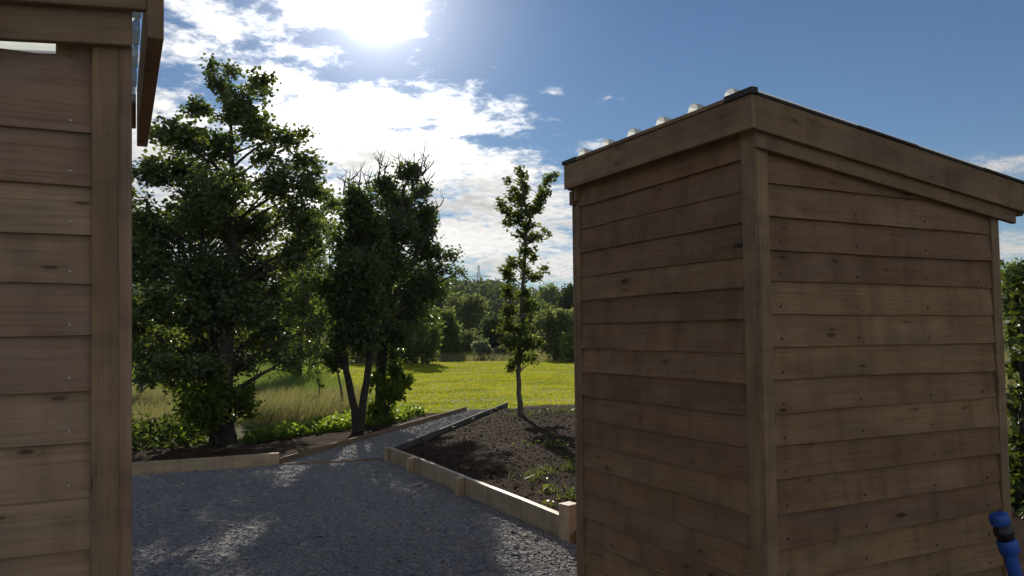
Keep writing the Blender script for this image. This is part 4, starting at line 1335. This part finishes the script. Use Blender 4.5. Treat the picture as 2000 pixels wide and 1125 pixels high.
# ------------------------------------------------------------------ fence past the shed and the shrub in front of it
def fence():
    p0 = P(1981, 720, 8.6)
    x0, y0 = p0[0], p0[1]
    d = np.array([0.93, 0.36])
    zb = float(lvl(np.array([x0]), np.array([y0]))[0])
    root = empty('wire_fence', (x0, y0, zb))
    tag(root, 'wire fence on weathered posts crossing the bank past the shed', 'fence')
    for k in range(-1, 4):
        x, y = x0 + d[0] * 2.2 * k, y0 + d[1] * 2.2 * k
        z = float(lvl(np.array([x]), np.array([y]))[0]) - zb
        T = Timber(80 + k)
        T.box((x - x0 - .04, y - y0 - .04, z - .1), (0.01, 0, .88), (.085, 0, 0), (0, .085, 0))
        T.build('post', WOOD_DARK, root, .006)
    for hh in (.35, .55, .72):
        t = Tubes()
        pts = []
        for k in np.linspace(-1, 3, 17):
            x, y = x0 + d[0] * 2.2 * k, y0 + d[1] * 2.2 * k
            pts.append((x - x0, y - y0 - .05, float(lvl(np.array([x]), np.array([y]))[0]) - zb + hh - .02 * math.sin(k * math.pi) ** 2))
        t.add(pts, np.full(17, .004), 5); t.build('wire', GALV, root)


fence()
b = P(1995, 900, 6.4)
b[2] = float(lvl(np.array([b[0]]), np.array([b[1]]))[0])
grow('bramble_thicket', 'leafy thicket with broad yellow-green leaves just past the far corner of the shed', 'bush',
     [[(1996, 960, .03), (1994, 800, .02), (1992, 640, .012), (1990, 545, .005)], [(2010, 960, .03), (2020, 800, .02), (2025, 600, .008)]],
     [(1996, 545, 16, 14), (1998, 580, 18, 18), (1994, 610, 12, 12), (2010, 640, 18, 20), (2003, 680, 9, 16), (2006, 720, 14, 18), (2000, 770, 12, 18), (2002, 800, 16, 24), (2000, 860, 18, 34), (2002, 920, 20, 40),
      (1998, 980, 20, 40), (2040, 600, 30, 50), (2040, 720, 40, 60), (2040, 850, 40, 70), (2030, 960, 40, 50)],
     6.4, leaf_mat('thicket_leaf', (0.035, 0.06, 0.018), (0.065, 0.095, 0.02), (0.06, 0.10, 0.015), (0.22, 0.26, 0.03), 0.28), BARK, 0.085, 2200, 61, .9, base=b)

# ------------------------------------------------------------------ sun and sky
sd = nrm(ray(735, -6)[None])[0]
EL = math.asin(sd[2]); AZ = math.atan2(sd[0], sd[1])
sun_d = bpy.data.lights.new('sun', 'SUN')
sun_d.energy = 4.7; sun_d.angle = R(0.53); sun_d.color = (1.0, 0.90, 0.76)
sun = bpy.data.objects.new('sun', sun_d)
sun.rotation_euler = Vector(nrm(ray(775, -6)[None])[0]).to_track_quat('Z', 'Y').to_euler()
sun.location = (-6, 30, 14)
COL.objects.link(sun)

W = bpy.data.worlds.new('World'); scene.world = W
W.use_nodes = True
nt = NT(W.node_tree)
bg = nt.n['Background']
sky = nt.new('ShaderNodeTexSky', sky_type='NISHITA')
sky.sun_disc = False
sky.sun_elevation = EL
sky.sun_rotation = AZ
sky.altitude = 50; sky.air_density = 1.0; sky.dust_density = 0.0; sky.ozone_density = 2.0
dirv = nt.new('ShaderNodeTexCoord').outputs['Generated']
sx = nt.new('ShaderNodeSeparateXYZ'); nt.l.new(dirv, sx.inputs[0])
dx, dy, dz = sx.outputs
az = nt.m('ARCTAN2', dx, dy)
el = nt.m('ARCSINE', dz)


def sky_ae(px, py):
    d = nrm(ray(px, py)[None])[0]
    return math.atan2(d[0], d[1]), math.asin(d[2])


# cloud layer coordinates: a flat layer seen from below
den = nt.m('ADD', nt.m('MAXIMUM', dz, 0.0), 0.16)
cxyz = nt.new('ShaderNodeCombineXYZ')
nt.put(cxyz.inputs[0], nt.m('DIVIDE', dx, den)); nt.put(cxyz.inputs[1], nt.m('DIVIDE', dy, den))
cp = cxyz.outputs[0]
n_big = nt.noise(cp, 2.1, 3, .5, .3)
n_mid = nt.noise(cp, 8.0, 9, .66, .2)
n_fine = nt.noise(cp, 21, 6, .65, .3)

blobs = [  # px, py, radius x, radius y, strength, tilt   -> banks of cloud by compass direction and height
    (470, 60, 160, 62, .52, .1), (380, 90, 100, 70, .46, .2), (640, 0, 150, 50, .62, 0), (600, 105, 90, 40, .42, .1), (810, 70, 45, 35, .40, 0),
    (690, 212, 170, 44, .80, .08), (600, 260, 160, 70, .75, 0), (880, 220, 170, 55, .62, .12), (790, 310, 200, 70, .85, .05), (1010, 205, 60, 22, .28, .2),
    (310, 270, 110, 90, .75, 0), (540, 170, 90, 60, .6, 0), (960, 340, 150, 60, .62, .1), (1000, 400, 190, 60, .75, .1), (960, 270, 40, 12, .3, 0),
    (900, 470, 260, 55, .80, 0), (1060, 520, 170, 40, .72, 0), (1150, 290, 70, 16, .42, -.05), (1085, 176, 60, 16, .32, 0), (1225, 190, 26, 8, .30, -.1), (1180, 192, 22, 10, .30, -.2),
    (1960, 325, 70, 22, .55, .1), (1990, 480, 60, 30, .6, 0), (500, 420, 300, 120, .75, 0), (100, 300, 200, 200, .7, 0)]
cov = None
for (px, py, rx, ry, st, tl) in blobs:
    a0, e0 = sky_ae(px, py)
    u = nt.m('MULTIPLY', nt.m('SUBTRACT', az, a0), F / rx)
    v = nt.m('MULTIPLY', nt.m('ADD', nt.m('SUBTRACT', el, e0), nt.m('MULTIPLY', nt.m('SUBTRACT', az, a0), tl)), F / ry)
    g = nt.m('MULTIPLY', nt.m('EXPONENT', nt.m('MULTIPLY', nt.m('ADD', nt.m('MULTIPLY', u, u), nt.m('MULTIPLY', v, v)), -0.7)), st)
    cov = g if cov is None else nt.m('MAXIMUM', cov, g)
# broken bright cumulus, added unseen behind the viewer to lift the ambient light
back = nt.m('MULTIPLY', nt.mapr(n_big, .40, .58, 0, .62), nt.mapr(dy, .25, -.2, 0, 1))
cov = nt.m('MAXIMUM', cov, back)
nz = nt.m('ADD', nt.m('MULTIPLY', n_mid, .75), nt.m('MULTIPLY', n_fine, .25))
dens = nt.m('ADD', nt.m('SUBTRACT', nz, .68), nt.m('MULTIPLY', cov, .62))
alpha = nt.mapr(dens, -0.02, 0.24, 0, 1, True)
# angle to the sun
dot = nt.new('ShaderNodeVectorMath', operation='DOT_PRODUCT'); nt.l.new(dirv, dot.inputs[0]); dot.inputs[1].default_value = tuple(sd)
ang = nt.m('ARCCOSINE', nt.m('MINIMUM', dot.outputs['Value'], 0.99999))
near = nt.m('EXPONENT', nt.m('MULTIPLY', ang, -6.5))
# thick parts of a cloud pass less light: grey bases
greys = [(720, 320, 110, 45, 1.0), (930, 390, 130, 45, 1.0), (640, 330, 60, 40, .6), (1060, 440, 110, 18, .5), (280, 330, 80, 90, .55), (890, 185, 60, 12, .2), (840, 262, 40, 8, .5), (960, 520, 60, 14, .6)]
gsum = None
for (px, py, rx, ry, st) in greys:
    a0, e0 = sky_ae(px, py)
    u = nt.m('MULTIPLY', nt.m('SUBTRACT', az, a0), F / rx); v = nt.m('MULTIPLY', nt.m('SUBTRACT', el, e0), F / ry)
    g = nt.m('MULTIPLY', nt.m('EXPONENT', nt.m('MULTIPLY', nt.m('ADD', nt.m('MULTIPLY', u, u), nt.m('MULTIPLY', v, v)), -0.8)), st)
    gsum = g if gsum is None else nt.m('MAXIMUM', gsum, g)
thick = nt.m('MULTIPLY', gsum, nt.mapr(n_mid, .35, .6, .35, 1.0))
lum = nt.m('ADD', nt.mapr(dy, .2, -.3, .62, 1.05), nt.m('MULTIPLY', near, 3.2))  # added clouds behind the viewer are brighter, as fill light
lum = nt.m('MULTIPLY', lum, nt.m('SUBTRACT', 1.0, nt.m('MULTIPLY', thick, .55)))
lum = nt.m('MULTIPLY', lum, nt.mapr(n_fine, .3, .7, .86, 1.12))
STR = 0.06
cl_col = nt.new('ShaderNodeMix', data_type='RGBA', blend_type='MULTIPLY'); cl_col.inputs[0].default_value = 1.0
cl_col.inputs[6].default_value = (1.0, .985, .955, 1)
ccx = nt.new('ShaderNodeCombineColor')
lumS = nt.m('DIVIDE', lum, STR)
for i in range(3): nt.put(ccx.inputs[i], lumS)
nt.l.new(ccx.outputs[0], cl_col.inputs[7])
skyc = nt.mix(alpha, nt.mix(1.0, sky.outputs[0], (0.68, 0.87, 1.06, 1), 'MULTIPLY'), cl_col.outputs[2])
# bright aureole round the sun
glow = nt.m('ADD', nt.m('MULTIPLY', nt.m('EXPONENT', nt.m('MULTIPLY', nt.m('POWER', nt.m('DIVIDE', ang, .032), 2.0), -1.0)), 3.2), nt.m('MULTIPLY', nt.m('EXPONENT', nt.m('DIVIDE', ang, -.066)), 1.6))
gcx = nt.new('ShaderNodeCombineColor')
gs = nt.m('DIVIDE', glow, STR)
for i, k in enumerate((1.0, .97, .98)): nt.put(gcx.inputs[i], nt.m('MULTIPLY', gs, k))
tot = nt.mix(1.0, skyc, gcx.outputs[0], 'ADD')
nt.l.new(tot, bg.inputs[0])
bg.inputs[1].default_value = STR
W.cycles.sampling_method = 'MANUAL'
W.cycles.sample_map_resolution = 512

# ------------------------------------------------------------------ air
hm = bpy.data.materials.new('thin_haze'); hm.use_nodes = True
hn = NT(hm.node_tree); hn.n.clear()
pv = hn.new('ShaderNodeVolumePrincipled'); pv.inputs['Color'].default_value = (.86, .92, 1.0, 1); pv.inputs['Density'].default_value = 0.0002; pv.inputs['Anisotropy'].default_value = 0.1
ho = hn.new('ShaderNodeOutputMaterial'); hn.l.new(pv.outputs[0], ho.inputs['Volume'])
hx = np.array([(x, y, z) for z in (-3, 90) for x, y in ((-1600, -700), (1600, -700), (1600, 2600), (-1600, 2600))], float)
tag(mesh_np('haze', hx, np.array([(3, 2, 1, 0), (4, 5, 6, 7), (0, 1, 5, 4), (1, 2, 6, 5), (2, 3, 7, 6), (3, 0, 4, 7)]), hm), kind='stuff')

# ------------------------------------------------------------------ render settings
vs = scene.view_settings
vs.view_transform = 'Standard'; vs.look = 'None'; vs.exposure = 0.0; vs.gamma = 1.0
cy = scene.cycles
cy.max_bounces = 6; cy.diffuse_bounces = 3; cy.glossy_bounces = 2; cy.transmission_bounces = 4; cy.transparent_max_bounces = 8
cy.use_denoising = True
cy.denoiser = 'OPENIMAGEDENOISE'
cy.caustics_reflective = False; cy.caustics_refractive = False
cy.use_adaptive_sampling = True; cy.adaptive_threshold = 0.015
cy.sample_clamp_indirect = 6
